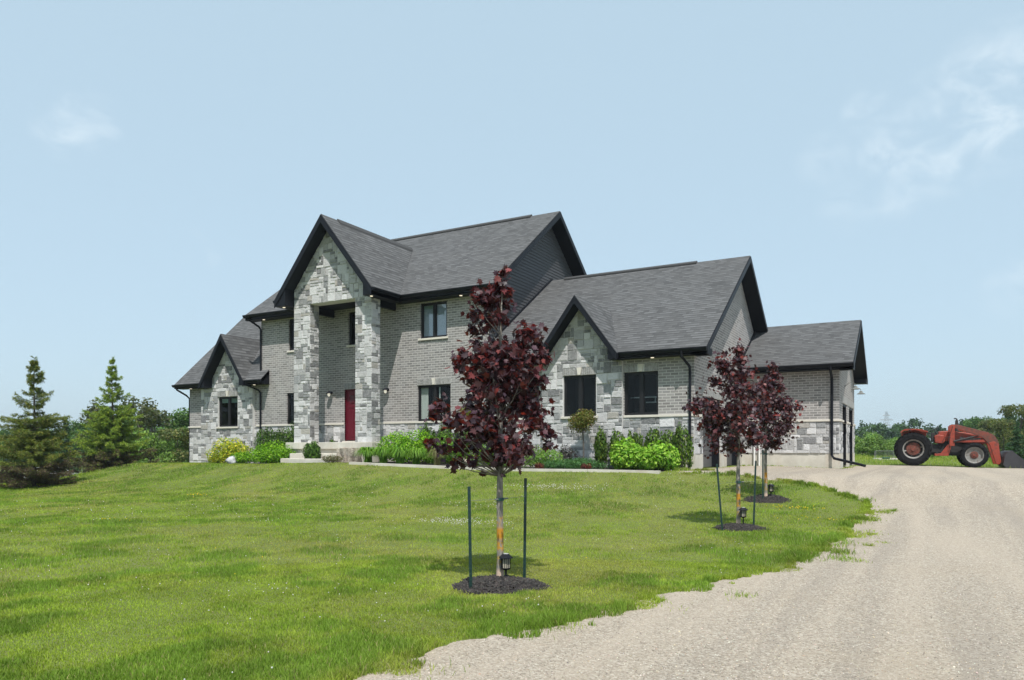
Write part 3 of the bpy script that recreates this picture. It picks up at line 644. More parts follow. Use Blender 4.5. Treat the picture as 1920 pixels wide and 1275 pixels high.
for x in (9.24, 12.12): mb.face([(x, wy-.1, 1), (x, wy, 1), (x, wy, 4.42), (x, wy-.1, 4.42)], 2)
mb.build('gable_wall', WM, H)
mb = MB(); belt(mb, Pw, wx0, 9.23); mb.build('belt_course', M['lime'], H, bevel=.008); mb = MB(); belt(mb, Pw, 12.14, wx1+.05); belt(mb, PX(wx1), wy-.05, .10)
mb.build('belt_course', M['lime'], H, bevel=.008)
window(Pw, *ww[0], kind=2, sill=False, lintel=True, key=True); 
window(Pw, *ww[1], kind=2, sill=False, lintel=True, key=True, inner=[('shelf', 'galv', .04, .96, .42, .445, .5), ('shelf', 'galv', .5, .96, .30, .325, .5), ('shelf', 'galv', .76, .775, .325, .42, .5)], label='dark window with shelf rails showing through its glass')
window(Pg, *wg, kind=2, lintel=True, key=True, so=.02)
mb = MB(); mb.box((wx0, wy-.002, .6), (9.24, wy+.2, 1.42)); mb.build('foundation', M['conc'], H); mb = MB(); mb.box((12.12, wy-.002, .6), (wx1, wy+.2, 1.42)); mb.box((9.24, wy-.1, .6), (12.12, wy+.18, 1.0)); mb.build('foundation', M['conc'], H)
# side wall with two garage doors
gd = [(.22, 2.52, .985, 3.28), (3.42, 5.55, .985, 3.28)]
Ps = PX(wx1); back = 2*wry+1.15-.5
mb = MB(); sheet(mb, Ps, [(wy, BELT), (back, BELT), (back, 4.55), (wry, wrz-.25), (wy, 4.55)], [(a, b, BELT, d) for a, b, c, d in gd], reveal=.28); mb.build('brick_wall', M['brick'], H); mb = MB(); sheet(mb, PYn(back), [(-wx1, .6), (-wx0, .6), (-wx0, 4.6), (-wx1, 4.6)]); mb.build('brick_wall', M['brick'], H)
mb = MB()
for (a, b, sd) in ((wy, .22, 1), (2.52, 3.42, 2), (5.55, 5.79, 3)):
    pp = [(a, 1.44), (b, 1.44), (b, BELT), (a, BELT)]; mb = MB(); sheet(mb, Ps, pp, mat=2); stones(mb, Ps, pp, rnd=random.Random(sd+80))
    for u in (a, b):
        if .1 < u < 5.7: mb.face([Ps(u, 1.44), Ps(u, BELT), Ps(u, BELT, -.28), Ps(u, 1.44, -.28)], 2)
    mb.build('stone_wall', WM, H)
    mb = MB(); mb.box((a+.002, .6, -.27), (b, 1.44, .02), fn=lambda x, y, z: Ps(x, y, z)); mb.build('foundation', M['conc'], H)
mb = MB(); mb.box((2.52, BELT, -.02), (3.42, BELT+.075, .05), fn=lambda x, y, z: Ps(x, y, z)); mb.build('belt_course', M['lime'], H, bevel=.008)
def garagedoor(P, a, b, c, d, mat='gdoor', back=-.26, lbl=None):
    mb = MB(); n = 4; h = (d-c)/n
    for i in range(n): mb.box((a+.03, c+i*h+.006, back-.04), (b-.1, c+(i+1)*h-.006, back), fn=lambda x, y, z: P(x, y, z))
    g = mb.build('garage_door', M[mat], H, bevel=.006); g['o'] = H['o']
    if lbl: g['label'] = lbl
    t = MB()
    for (p, q, r, s) in ((a+.001, a+.04, c, d), (b-.11, b-.001, c, d), (a+.04, b-.11, d-.09, d-.001)): t.box((p, r, back-.02), (q, s, -.02), fn=lambda x, y, z: P(x, y, z))
    t.build('door_frame', M['black'], g)
for q in gd: garagedoor(Ps, *q)
# soldier course over both doors
q = MB(); n = 78; a, b = .1, 5.7; bw = (b-a)/n; q.box((a, 3.286, -.01), (b, 3.52, .003), 0, fn=lambda x, y, z: Ps(x, y, z))
for i in range(n):
    k = random.uniform(.20, .34); q.box((a+i*bw+.005, 3.29, .001), (a+(i+1)*bw-.005, 3.515, .014), 1, (k, k, k*.97), fn=lambda x, y, z: Ps(x, y, z))
q.build('lintel', [M['mortar'], M['stone']], H)
wyr = -1.15+(wgr-we)/wsl
slab([(14.88, -1.15, we), (14.88, wry, wrz), (wx0+.01, wry, wrz), (wx0+.01, -1.15, we), (wgx-wgh+.02, -1.15, we), (wgx, wyr+.02, wgr), (wgx+wgh-.02, -1.15, we)], (1, 0, 0), .2)
slab([(14.88, 2*wry+1.15, we), (wx0+.01, 2*wry+1.15, we), (wx0+.01, wry, wrz), (14.88, wry, wrz)], (1, 0, 0), .2)
mb = MB(); mb.prism([(7.3, wry-.16, wrz-.08), (7.3, wry-.16, wrz-.03), (7.3, wry, wrz+.06), (7.3, wry+.16, wrz-.03), (7.3, wry+.16, wrz-.08)], (5.6, 0, 0)); mb.build('ridge_vent', M['shingle'], H)
mb = MB()                                               # step flashing where the wing roof meets the siding
mb.prism([(wx0+.03, -.0, we+wsl*1.15+.01), (wx0+.03, wry, wrz+.01), (wx0+.03, wry, wrz+.10), (wx0+.03, -.0, we+wsl*1.15+.10)], (.03, 0, 0)); mb.build('flashing', M['black'], H)
rake((14.882, -1.15, we-.03), (14.882, wry, wrz-.03), (1, 0, 0), .2); rake((14.882, 2*wry+1.15, we-.03), (14.882, wry, wrz-.03), (1, 0, 0), .2)
wyr = -1.15+(wgr-we)/wsl
for s in (-1, 1):
    slab([(wgx+s*wgh, -1.36, we-.03), (wgx, -1.36, wgr), (wgx, wyr, wgr), (wgx+s*wgh, -1.15, we-.03)], (0, 1, 0), .2); rake((wgx+s*wgh, -1.362, we-.05), (wgx, -1.362, wgr-.03), (0, -1, 0), .25)
    porkchop(wgx+s*(wgh+.02), wgx+s*(wgh-.3), -1.355, -.87, we-.05, we-.24, .9)
gutter((wx0+.0, -1.15, we), (wgx-wgh, -1.15, we), (0, -1, 0)); gutter((wgx+wgh, -1.15, we), (14.90, -1.15, we), (0, -1, 0))
mb = MB(); mb.box((wx0, -1.15, we-.22), (9.3, wy, we-.18)); mb.build('soffit', M['black'], H); mb = MB(); mb.box((12.05, -1.15, we-.22), (14.86, wy, we-.18)); mb.build('soffit', M['black'], H)
mb = MB(); mb.box((14.42, -1.15, we-.22), (14.88, wy+.3, we-.02)); mb.build('eave_return', M['black'], H)
potlight(13.15, -.96, we-.225)
# --- garage wing: front wall y=5.79, right wall x=17.86
gy, gx1 = 5.79, 17.86; ge, gry, grz = 4.66, 8.97, 6.70; Pf = PY(gy); Pr = PX(gx1); gb_ = 12.35
mb = MB(); sheet(mb, Pf, [(14.40, BELT), (gx1, BELT), (gx1, 4.6), (14.40, 4.6)]); mb.build('brick_wall', M['brick'], H); mb = MB()
gd2 = [(7.0, 8.75, .985, 3.33), (9.75, 11.75, .985, 3.33)]
sheet(mb, Pr, [(gy, BELT), (gb_, BELT), (gb_, 4.5), (gry, grz-.2), (gy, 4.5)], [(a, b, BELT, d) for a, b, c, d in gd2], reveal=.3); mb.build('brick_wall', M['brick'], H); mb = MB(); sheet(mb, PYn(gb_), [(-gx1, .6), (-14.4, .6), (-14.4, 4.6), (-gx1, 4.6)]); mb.build('brick_wall', M['brick'], H)
mb = MB(); pp = [(14.42, 1.44), (gx1, 1.44), (gx1, BELT), (14.42, BELT)]; sheet(mb, Pf, pp, mat=2); stones(mb, Pf, pp, rnd=random.Random(91), unit=.112, uz=.118); mb.build('stone_wall', WM, H)
for (a, b, sd) in ((gy, 7.0, 1), (8.75, 9.75, 2), (11.75, gb_, 3)):
    pp = [(a, 1.44), (b, 1.44), (b, BELT), (a, BELT)]; mb = MB(); sheet(mb, Pr, pp, mat=2); stones(mb, Pr, pp, rnd=random.Random(sd+95))
    for u in (a, b):
        if 6 < u < 12: mb.face([Pr(u, 1.44), Pr(u, BELT), Pr(u, BELT, -.3), Pr(u, 1.44, -.3)], 2)
    mb.build('stone_wall', WM, H)
mb = MB(); mb.box((14.42, gy+.012, .6), (gx1-.001, gy+.25, 1.44)); mb.build('foundation', M['conc'], H)
for (a, b) in ((gy+.013, 7.0), (8.75, 9.75), (11.75, gb_)): mb = MB(); mb.box((a, .6, -.29), (b, 1.44, .02), fn=lambda x, y, z: Pr(x, y, z)); mb.build('foundation', M['conc'], H)
mb = MB(); belt(mb, Pf, 14.42, gx1+.05)
mb.build('belt_course', M['lime'], H, bevel=.008)
for (a, b) in ((gy+.001, 7.0), (8.75, 9.75), (11.75, gb_)): mb = MB(); mb.box((a, BELT, -.02), (b, BELT+.075, .06), fn=lambda x, y, z: Pr(x, y, z)); mb.build('belt_course', M['lime'], H, bevel=.008)
for q in gd2: garagedoor(Pr, *q, mat='black')
q = MB(); n = 80; a, b = 6.6, 12.2; bw = (b-a)/n; q.box((a, 3.336, -.01), (b, 3.60, .003), 0, fn=lambda x, y, z: Pr(x, y, z))
for i in range(n):
    k = random.uniform(.25, .38); q.box((a+i*bw+.005, 3.34, .001), (a+(i+1)*bw-.005, 3.595, .014), 1, (k, k, k*.97), fn=lambda x, y, z: Pr(x, y, z))
q.build('lintel', [M['mortar'], M['stone']], H)
slab([(14.43, 5.29, ge), (18.35, 5.29, ge), (18.35, gry, grz), (14.43, gry, grz)], (1, 0, 0), .2)
slab([(18.35, 12.65, ge), (14.43, 12.65, ge), (14.43, gry, grz), (18.35, gry, grz)], (1, 0, 0), .2)
rake((18.352, 5.29, ge-.03), (18.352, gry, grz-.03), (1, 0, 0), .2); rake((18.352, 12.65, ge-.03), (18.352, gry, grz-.03), (1, 0, 0), .2)
gutter((14.45, 5.29, ge), (18.37, 5.29, ge), (0, -1, 0)); gutter((18.37, 12.65, ge), (14.45, 12.65, ge), (0, 1, 0))
mb = MB(); mb.box((14.42, 5.29, ge-.22), (18.33, gy, ge-.18)); mb.build('soffit', M['black'], H); mb = MB(); mb.box((14.42, gb_, ge-.22), (18.33, 12.65, ge-.18)); mb.build('soffit', M['black'], H)
mb = MB(); mb.box((17.88, 5.29, ge-.22), (18.35, gy+.25, ge-.02)); mb.build('eave_return', M['black'], H); mb = MB(); mb.box((17.88, 12.1, ge-.22), (18.35, 12.65, ge-.02)); mb.build('eave_return', M['black'], H)
sl_ = (grz-ge)/(gry-5.29)
mb = MB(); mb.prism([(14.42, 5.29, ge+.01), (14.42, gry, grz+.01), (14.42, gry, grz+.12), (14.42, 5.29, ge+.12)], (.03, 0, 0)); mb.build('flashing', M['black'], H)
# downspouts
def spout(path, r=.043, name='downspout'):
    mb = MB(); mb.tube(path, r, 8); o = mb.build(name, M['black'], H); return o
spout([(14.13, -1.20, 4.56), (14.13, -1.18, 4.40), (14.29, -.86, 4.12), (14.29, -.82, 3.95), (14.29, -.82, 1.05)])
spout([(17.62, 5.20, 4.55), (17.62, 5.22, 4.42), (17.62, 5.66, 4.2), (17.62, 5.71, 4.05), (17.62, 5.71, 1.38), (17.70, 5.60, 1.27), (18.75, 5.05, 1.02)], .048)
spout([(-5.42, -.56, 7.42), (-5.42, -.5, 7.3), (-5.20, -.12, 7.02), (-5.16, -.06, 6.9), (-5.16, -.06, 5.1)])
spout([(-5.55, -.56, 4.52), (-5.53, -.5, 4.42), (-5.23, -.14, 4.22), (-5.17, -.07, 4.1), (-5.17, -.07, 1.1)])
spout([(-10.33, -.56, 4.52), (-10.31, -.5, 4.4), (-10.15, -.1, 4.15), (-10.12, .05, 4.0), (-10.12, .05, 1.0)])
# barn lights, camera, white pipes on the garage wing
def gooseneck(y, z):
    mb = MB(); mb.lathe([(0, 0), (.05, 0), (.05, .02), (0, .02)], (gx1, y, z), (1, 0, 0), 12)
    mb.tube([(gx1+.02, y, z), (gx1+.12, y, z+.10), (gx1+.25, y, z+.14), (gx1+.36, y, z+.08), (gx1+.38, y, z-.02)], .012, 6)
    mb.lathe([(.02, 0), (.05, -.01), (.07, -.07), (.17, -.13), (.165, -.135), (.06, -.08), (0, -.06)], (gx1+.38, y, z), (0, 0, 1), 18); w = mb.build('barn_light', M['wire'], H); w['o'] = H['o']
gooseneck(7.9, 4.02); gooseneck(10.7, 4.02)
mb = MB(); mb.box((gx1, 8.6, 4.86), (gx1+.05, 8.72, 4.98)); mb.tube([(gx1+.04, 8.66, 4.9), (gx1+.14, 8.6, 4.88)], .02); mb.tube([(gx1+.10, 8.7, 4.86), (gx1+.24, 8.44, 4.80)], .045, 10); mb.build('security_camera', M['white'], H)
mb = MB(); mb.tube([(14.92, 5.70, .97), (14.92, 5.70, 2.0), (14.92, 5.70, 2.05), (14.97, 5.70, 2.07), (15.06, 5.70, 2.07), (15.10, 5.70, 2.05), (15.10, 5.70, 2.0), (15.10, 5.70, .97)], .033, 8); mb.build('vent_pipe', M['white'], H)
# ================================================================== vegetation helpers
def rotmats(nrm, rng, spin=True):
    """frames whose z axis is nrm, random spin about it: (n,3,3) columns x,y,z"""
    n = len(nrm); z = nrm/np.linalg.norm(nrm, axis=1)[:, None]; r = rng.normal(size=(n, 3)); x = r-(r*z).sum(1)[:, None]*z; x /= np.linalg.norm(x, axis=1)[:, None]
    return np.stack([x, np.cross(z, x), z], axis=2)
def scatter(P, Rm, size, T_, faces, cols):
    """template T_ (k,3), faces (f,m): one copy at each P"""
    n = len(P); k = len(T_); Vv = P[:, None, :]+size[:, None, None]*np.einsum('nij,kj->nki', Rm, T_); Ff = (np.arange(n)*k)[:, None, None]+faces[None]
    return Vv.reshape(-1, 3), Ff.reshape(-1, faces.shape[1]), np.repeat(cols, len(faces), axis=0)
LEAF4 = np.array([(0, -.5, 0), (.28, 0, .06), (0, .5, 0), (-.28, 0, .06)]); LF4 = np.array([(0, 1, 2, 3)])
def jit(base, n, rng, v=.25, h=.1):
    b = np.array(base); k = b[rng.integers(0, len(b), n)]*rng.uniform(1-v, 1+v, (n, 1)); return np.clip(k*rng.uniform(1-h, 1+h, (n, 3)), 0, 1)
def blobpts(blobs, n, rng, shell=.55):
    """blobs: (x,y,z,rx,ry,rz); points biased to the outer shell, and their outward directions"""
    b = np.array(blobs, float); w = (b[:, 3]*b[:, 4]+b[:, 5]*b[:, 3])**1.0; i = rng.choice(len(b), n, p=w/w.sum())
    d = rng.normal(size=(n, 3)); d /= np.linalg.norm(d, axis=1)[:, None]; r = shell+(1.06-shell)*rng.random(n)**.7
    return b[i, :3]+d*r[:, None]*b[i, 3:6], d, i
def shrub(name, label, cat, x, y, w, d, h, cols, n=2500, leaf=.06, group=None, lobes=9, seed=1, stems=True, mat='leaf', asp=1., spread=.5, zf=0):
    n = int(n*1.15); leaf = leaf*1.45; rg = np.random.default_rng(seed); z0 = hgt(x, y); root = empty(name, (x, y, z0), label, cat, group)
    bl = []
    for k in range(lobes):
        a = rg.uniform(0, 2*PI); q = rg.random()**.5
        px, py = math.cos(a)*q*w*.34, math.sin(a)*q*d*.34; hh = h*(1-.35*q)*rg.uniform(.8, 1.08)
        bl.append((px, py, hh*.52+zf*h, w*rg.uniform(.19, .3), d*rg.uniform(.2, .32), hh*.5*rg.uniform(.85, 1.05)))
    P, D, i = blobpts(bl, n, rg, .6); P[:, 2] = np.abs(P[:, 2])+.01
    nr = D*.6+rg.normal(size=D.shape)*spread+np.array([0, 0, .35])
    T_ = LEAF4*np.array([asp, 1, 1])
    c = jit(cols, n, rg)*(.85+.3*rg.random(len(bl)))[i][:, None]
    A_ = scatter(P, rotmats(nr, rg), leaf*rg.uniform(.6, 1.25, n), T_, LF4, np.clip(c, 0, 1))
    fast('foliage', *A_, M[mat], root)
    if stems:
        mb = MB()
        for k in range(7):
            a = rg.uniform(0, 2*PI); mb.tube([(0, 0, -.03), (math.cos(a)*w*.14, math.sin(a)*d*.14, h*.3), (math.cos(a)*w*.26, math.sin(a)*d*.26, h*.62)], [.014, .01, .004], 5)
        o = mb.build('stem', M['bark'], None); o.parent = root
    return root
# maple leaf outline: five pointed lobes
def mapleleaf():
    pts = [(0, -.42), (.10, -.30), (.36, -.36), (.27, -.18), (.52, .02), (.30, .04), (.33, .22), (.14, .16), (0, .55), (-.14, .16), (-.33, .22), (-.30, .04), (-.52, .02), (-.27, -.18), (-.36, -.36), (-.10, -.30)]
    V_ = [(0, -.05, -.03)]+[(x, y, .10*abs(x)-.05*(y > .3)) for x, y in pts]; F_ = [(0, i, i % len(pts)+1) for i in range(1, len(pts)+1)]
    return np.array(V_), np.array(F_)
MLV, MLF = mapleleaf()
MAPC = [(.042, .022, .032), (.055, .027, .036), (.048, .02, .026), (.065, .024, .028), (.038, .019, .026), (.085, .024, .026), (.17, .034, .03), (.11, .026, .026), (.034, .018, .026), (.085, .036, .04), (.052, .028, .036)]
def maple(label, x, y, h, clumps, ppm, lsz, dens, seed, gr):
    rg = np.random.default_rng(seed); z0 = hgt(x, y)-.02; root = empty('maple_tree', (x, y, z0), label, 'tree', gr)
    # clumps: (du, dz, r) metres right / up; give each a depth of its own
    cl = []
    for du, dz, r in clumps:
        env = .62*h*.30*max(.25, min(1, (h*1.02-dz)/(h*.45)))
        dd = rg.uniform(-1, 1)*math.sqrt(max(.02, env**2-min(env*.95, abs(du))**2))
        cl.append((du*RT[0]+dd*FW[0], du*RT[1]+dd*FW[1], dz, r))
        if r > .14 and rg.random() < .8:
            dd2 = -dd*rg.uniform(.4, 1.1); cl.append((du*.85*RT[0]+dd2*FW[0], du*.85*RT[1]+dd2*FW[1], dz+rg.uniform(-.1, .1), r*.8))
    if h > 3.6:
        for _ in range(10):
            du, dz, dd = rg.uniform(-.36, .36), rg.uniform(1.42, 2.3), rg.uniform(-.45, .3); cl.append((du*RT[0]+dd*FW[0], du*RT[1]+dd*FW[1], dz, rg.uniform(.13, .2)))
    b = np.array([(a, b_, c, r, r, r*.95) for a, b_, c, r in cl]); 
    w = b[:, 3]**2; n = int(dens*w.sum()); w = b[:, 3]**1.7; i = rg.choice(len(b), n, p=w/w.sum()); d = rg.normal(size=(n, 3)); d /= np.linalg.norm(d, axis=1)[:, None]
    P = b[i, :3]+d*(np.minimum(1.5, np.abs(rg.normal(size=n))*.72))[:, None]*b[i, 3:6]*1.1
    nr = d*.5+np.array([0, 0, .55])+rg.normal(size=(n, 3))*.75
    # leaf tips hang: y axis of the leaf points down and outwards
    z = nr/np.linalg.norm(nr, axis=1)[:, None]; hang = np.c_[P[:, 0], P[:, 1], np.zeros(n)]; hang /= np.linalg.norm(hang, axis=1)[:, None]+1e-6; hang = hang*.8+rg.normal(size=(n, 3))*.5+np.array([0, 0, -.7])
    yv = hang-(hang*z).sum(1)[:, None]*z; yv /= np.linalg.norm(yv, axis=1)[:, None]; Rm = np.stack([np.cross(yv, z), yv, z], axis=2)
    fast('crown', *scatter(P, Rm, lsz*rg.uniform(.6, 1.12, n), MLV, MLF, jit(MAPC, n, rg, .3, .12)), M['maple'], root)
    # trunk with its leader, limbs to every clump
    mb = MB(); th = max(c[2] for c in cl)
    path = [(0, 0, -.06), (.004, 0, .3), (-.006, .004, h*.28), (.008, 0, h*.5), (0, .01, h*.75), (cl[0][0]*.9, cl[0][1]*.9, th-.02)]
    r0 = .0115*h
    mb.tube([(0, 0, -.06), (0, 0, .06)]+path[1:], [r0*1.35, r0*1.1, r0*.98, r0*.92, r0*.6, r0*.33, r0*.1], 10)
    def tp(z):
        for p, q in zip(path, path[1:]):
            if z <= q[2]: t = (z-p[2])/(q[2]-p[2]); return [p[k]+t*(q[k]-p[k]) for k in range(3)]
        return list(path[-1])
    zb = min(c[2] for c in cl)
    for (a, b_, c, r) in cl:
        lz = max(zb-.02, c-.25-.55*math.hypot(a, b_)); s = tp(lz); m_ = [s[0]+(a-s[0])*.55, s[1]+(b_-s[1])*.55, lz+(c-lz)*.42]; rr = max(.003, r0*.24*(1-.6*lz/h))
        mb.tube([s, m_, (a, b_, c)], [rr, rr*.7, rr*.25], 5)
        for k in range(3): 
            q = rg.normal(size=3)*r*.55; mb.tube([(a*.8+m_[0]*.2, b_*.8+m_[1]*.2, c*.8+m_[2]*.2), (a+q[0], b_+q[1], c+q[2])], [rr*.4, rr*.15], 4)
    t = mb.build('trunk', M['mbark'], None, smooth=True); t.parent = root
    return root
GM = 'young purple leaved maples in a line beside the driveway'
def cpx(L_, bu, bv, ppm, k=1, ou=0, ov=0): return [((u/k+ou-bu)/ppm, (bv-(v/k+ov))/ppm, r/k/ppm) for u, v, r in L_]
C1 = [(505, 78, 30), (480, 160, 60), (530, 160, 36), (400, 200, 60), (350, 225, 30), (420, 260, 50), (510, 250, 42), (340, 320, 42), (420, 330, 50), (480, 340, 40), (330, 400, 38), (395, 395, 45), (505, 345, 28), (350, 480, 45), (470, 470, 50), (640, 400, 60), (680, 430, 55), (710, 480, 45), (590, 480, 55), (540, 520, 55), (290, 560, 60), (240, 590, 45), (400, 560, 75), (480, 580, 75), (620, 560, 75), (710, 560, 62), (765, 565, 30), (330, 660, 70), (430, 660, 75), (540, 650, 75), (640, 650, 75), (720, 680, 45), (360, 760, 60), (460, 760, 70), (560, 750, 75), (660, 750, 65), (310, 830, 50), (400, 840, 45), (150, 845, 48), (110, 835, 32), (105, 905, 30), (480, 850, 50), (620, 850, 60), (700, 880, 62), (720, 940, 60), (780, 1000, 42), (775, 1060, 30), (660, 960, 55), (560, 960, 55), (200, 940, 42), (250, 930, 50), (330, 960, 50), (380, 1000, 50), (90, 1050, 38), (160, 1080, 50), (240, 1070, 52), (330, 1080, 52), (400, 1120, 55), (480, 1060, 50), (560, 1060, 55), (620, 1050, 45), (500, 1130, 55), (580, 1140, 50), (250, 1160, 40), (330, 1175, 35), (220, 1185, 25), (600, 1170, 28), (385, 1235, 16), (640, 1100, 36)]
C2 = [(1390, 652, 13), (1390, 667, 16), (1352, 678, 18), (1375, 700, 18), (1345, 712, 15), (1395, 702, 20), (1372, 732, 24), (1405, 733, 18), (1310, 755, 20), (1330, 762, 20), (1298, 765, 11), (1350, 775, 22), (1380, 770, 22), (1410, 765, 18), (1345, 803, 24), (1375, 800, 22), (1405, 810, 16), (1340, 833, 18), (1372, 833, 18), (1395, 840, 12), (1418, 820, 14), (1325, 790, 14)]
C3 = [(1448, 688, 12), (1450, 705, 15), (1440, 720, 16), (1425, 725, 14), (1465, 725, 13), (1440, 745, 24), (1463, 753, 20), (1420, 765, 22), (1480, 765, 15), (1493, 763, 9), (1440, 785, 24), (1466, 783, 18), (1420, 800, 18), (1450, 808, 20), (1476, 798, 12), (1440, 828, 15), (1458, 828, 12), (1408, 823, 13)]
maple('tallest purple leaved maple, nearest on the lawn, staked between two green posts', 16.05, -15.32, 3.74, cpx(C1, 937, 1090, 155.8, 3.11, 780, 490), 155.8, .108, 5500, 3, GM)
maple('middle purple leaved maple with a slim leaning crown and two stakes', 17.39, -8.53, 3.50, cpx(C2, 1385, 988, 98), 98, .104, 3700, 5, GM)
maple('farthest purple leaved maple, in front of the garage wing stone wall', 17.19, -4.61, 3.34, cpx(C3, 1436, 936, 78), 78, .104, 3500, 8, GM)
# --- stakes, ties, mulch rings and lanterns
def stake(label, x, y, hgt_, lean=(0, 0), w=.034):
    z = hgt(x, y); r = empty('tree_stake', (x, y, z), label, 'stake', 'green steel posts beside the young maples')
    mb = MB(); lx, ly = lean
    def fn(a, b, c): return (a+lx*max(c, 0), b+ly*max(c, 0), c)
    mb.box((-w/2, -.004, -.1), (w/2, .002, hgt_), fn=fn); mb.box((-.003, .0022, -.1), (.003, .028, hgt_), fn=fn)
    for k in range(int(hgt_/.06)): mb.box((-.008, -.009, .05+k*.06), (.008, -.0042, .07+k*.06), fn=fn)
    o = mb.build('post', M['stake'], None); o.parent = r
    o.rotation_euler[2] = A
    return r
stake('left post of the tallest maple, planted in its mulch ring nearer the camera', 16.06, -15.98, 1.17, (-.02, 0)); stake('right post of the tallest maple, just behind its mulch ring', 16.22, -15.02, 1.23, (.012, 0))
stake('left post of the middle maple, leaning outward', 17.26, -9.23, 1.24, (-.09, 0)); stake('right post of the middle maple', 17.65, -8.43, 1.26, (.035, 0)); stake('post standing close to the trunk of the farthest maple', 17.17, -4.86, 1.22)
def tie(label, x, y, z, a, b, grp='green rubber ties round the maple trunks'):
    z0 = hgt(x, y); r = empty('tree_tie', (x, y, z0+z), label, 'tree tie', grp); mb = MB()
    mb.lathe([(.036, -.018), (.048, -.018), (.048, .018), (.036, .018), (.036, -.018)], (0, 0, 0), (0, 0, 1), 18); o = mb.build('collar', M['tie'], None); o.parent = r
    for (px, py, pz) in (a, b):
        if px is None: continue
        d = Vector((px-x, py-y, pz-z0-z)); k = d.normalized()*.045; mb = MB(); mb.tube([tuple(k), tuple(k*2.4)], .011, 6, caps=True); mb.tube([tuple(k*2.2), tuple(d)], .0022, 5); o = mb.build('wire', M['wire'], None); o.parent = r
tie('green tie with wires round the trunk of the tallest maple', 16.05, -15.32, .985, (16.045, -15.97, 1.02), (16.225, -15.02, 1.02))
tie('green tie round the trunk of the middle maple', 17.39, -8.53, .86, (17.19, -9.22, .96), (17.68, -8.43, .98))
tie('green tie round the trunk of the farthest maple', 17.19, -4.61, 1.08, (17.17, -4.84, 1.46), (None, 0, 0))
def mulch(label, x, y, r, n, seed):
    rg = np.random.default_rng(seed); root = empty('mulch_ring', (x, y, hgt(x, y)), label, 'mulch', 'dark bark mulch rings under the young maples')
    mb = MB(); K_ = 40; rim = [r*(1+.10*math.sin(3*t+seed)+.06*math.sin(7*t+1)) for t in (2*PI*k/K_ for k in range(K_))]; prev = None
    for q in (0, .35, .7, .92, 1.04):
        ring = []
        for k in range(K_):
            t = 2*PI*k/K_; px, py = math.cos(t)*rim[k]*q, math.sin(t)*rim[k]*q; ring.append((px, py, hgt(x+px, y+py)-hgt(x, y)+.06*(1-q**2)*1.1-(.02 if q > 1 else 0)))
        if prev and q > 0:
            for k in range(K_): j = (k+1) % K_; mb.face([prev[k], prev[j], ring[j], ring[k]], 0)
        prev = ring
    o = mb.build('mound', M['bedm'], None, smooth=True); o.parent = root
    t = rg.uniform(0, 2*PI, n); q = rg.random(n)**.5*1.03; ii = (t/(2*PI)*K_).astype(int) % K_; rr = np.array(rim)[ii]*q; px, py = np.cos(t)*rr, np.sin(t)*rr
    pz = np.array([hgt(x+a, y+b)-hgt(x, y) for a, b in zip(px, py)])+.066*(1-q**2)+.004
    box = np.array([(-.5, -.1, -.06), (.5, -.14, -.06), (.45, .1, -.05), (-.5, .13, -.05), (-.48, -.09, .07), (.5, -.1, .05), (.47, .1, .07), (-.5, .12, .05)]); bf = np.array([(0, 1, 5, 4), (1, 2, 6, 5), (2, 3, 7, 6), (3, 0, 4, 7), (4, 5, 6, 7)])
    nr = np.c_[rg.normal(size=(n, 2))*.35, np.ones(n)]
    o = fast('bark_chips', *scatter(np.c_[px, py, pz], rotmats(nr, rg), rg.uniform(.025, .075, n), box, bf, jit([(.014, .012, .011), (.022, .018, .016), (.035, .028, .024), (.055, .046, .04)], n, rg)), M['bark_chip'], root); o['kind'] = 'stuff'
mulch('dark mulch ring round the foot of the tallest maple', 16.17, -15.55, .53, 2600, 1); mulch('dark mulch ring round the foot of the middle maple', 17.44, -8.72, .47, 1500, 2); mulch('dark mulch ring round the foot of the farthest maple', 17.22, -4.66, .52, 1100, 3)
def lantern(label, x, y, hh=.30, s=1.):
    z = hgt(x, y)+.05; r = empty('solar_lantern', (x, y, z), label, 'garden lantern', 'solar lanterns by the maple trunks')
    def hexr(rad, z, n=6): return [(rad*math.cos(2*PI*k/n+.2), rad*math.sin(2*PI*k/n+.2), z) for k in range(n)]
    def loft(mb, rings):
        for a, b in zip(rings, rings[1:]):
            for k in range(6): j = (k+1) % 6; mb.face([a[k], a[j], b[j], b[k]])
        mb.face(rings[0][::-1]); mb.face(rings[-1])
    def add(nm, mb, m): o = mb.build(nm, m, None); o.parent = r; return o
    b0, b1 = hh-.17, hh-.05
    mb = MB(); mb.tube([(0, 0, -.12), (0, 0, b0)], .012, 8); add('post', mb, M['black'])
    mb = MB(); loft(mb, [hexr(.03, b0-.02), hexr(.055, b0-.005), hexr(.062, b0+.005)]); add('base', mb, M['black'])
    mb = MB(); loft(mb, [hexr(.088, b1+.002), hexr(.085, b1+.014), hexr(.045, b1+.045), hexr(.04, b1+.052)]); add('cap', mb, M['black'])
    mb = MB(); loft(mb, [hexr(.046, b0+.006), hexr(.05, b1)]); add('lens', mb, M['lens'])
    mb = MB()
    for k in range(6):
        for f_ in (0, .5):
            t0, t1 = 2*PI*k/6+.2, 2*PI*(k+1)/6+.2; c0 = (math.cos(t0)*(1-f_)+math.cos(t1)*f_, math.sin(t0)*(1-f_)+math.sin(t1)*f_)
            mb.tube([(c0[0]*.052, c0[1]*.052, b0+.006), (c0[0]*.056, c0[1]*.056, b1)], .0045, 4)
    add('cage', mb, M['black'])
    mb = MB(); loft(mb, [hexr(.034, b1+.052), hexr(.034, b1+.057)]); add('solar_panel', mb, M['panel'])
M['lens'] = plain('frosted_lens', (.40, .37, .29), .35); M['panel'] = plain('pale_panel', (.5, .5, .48), .25)
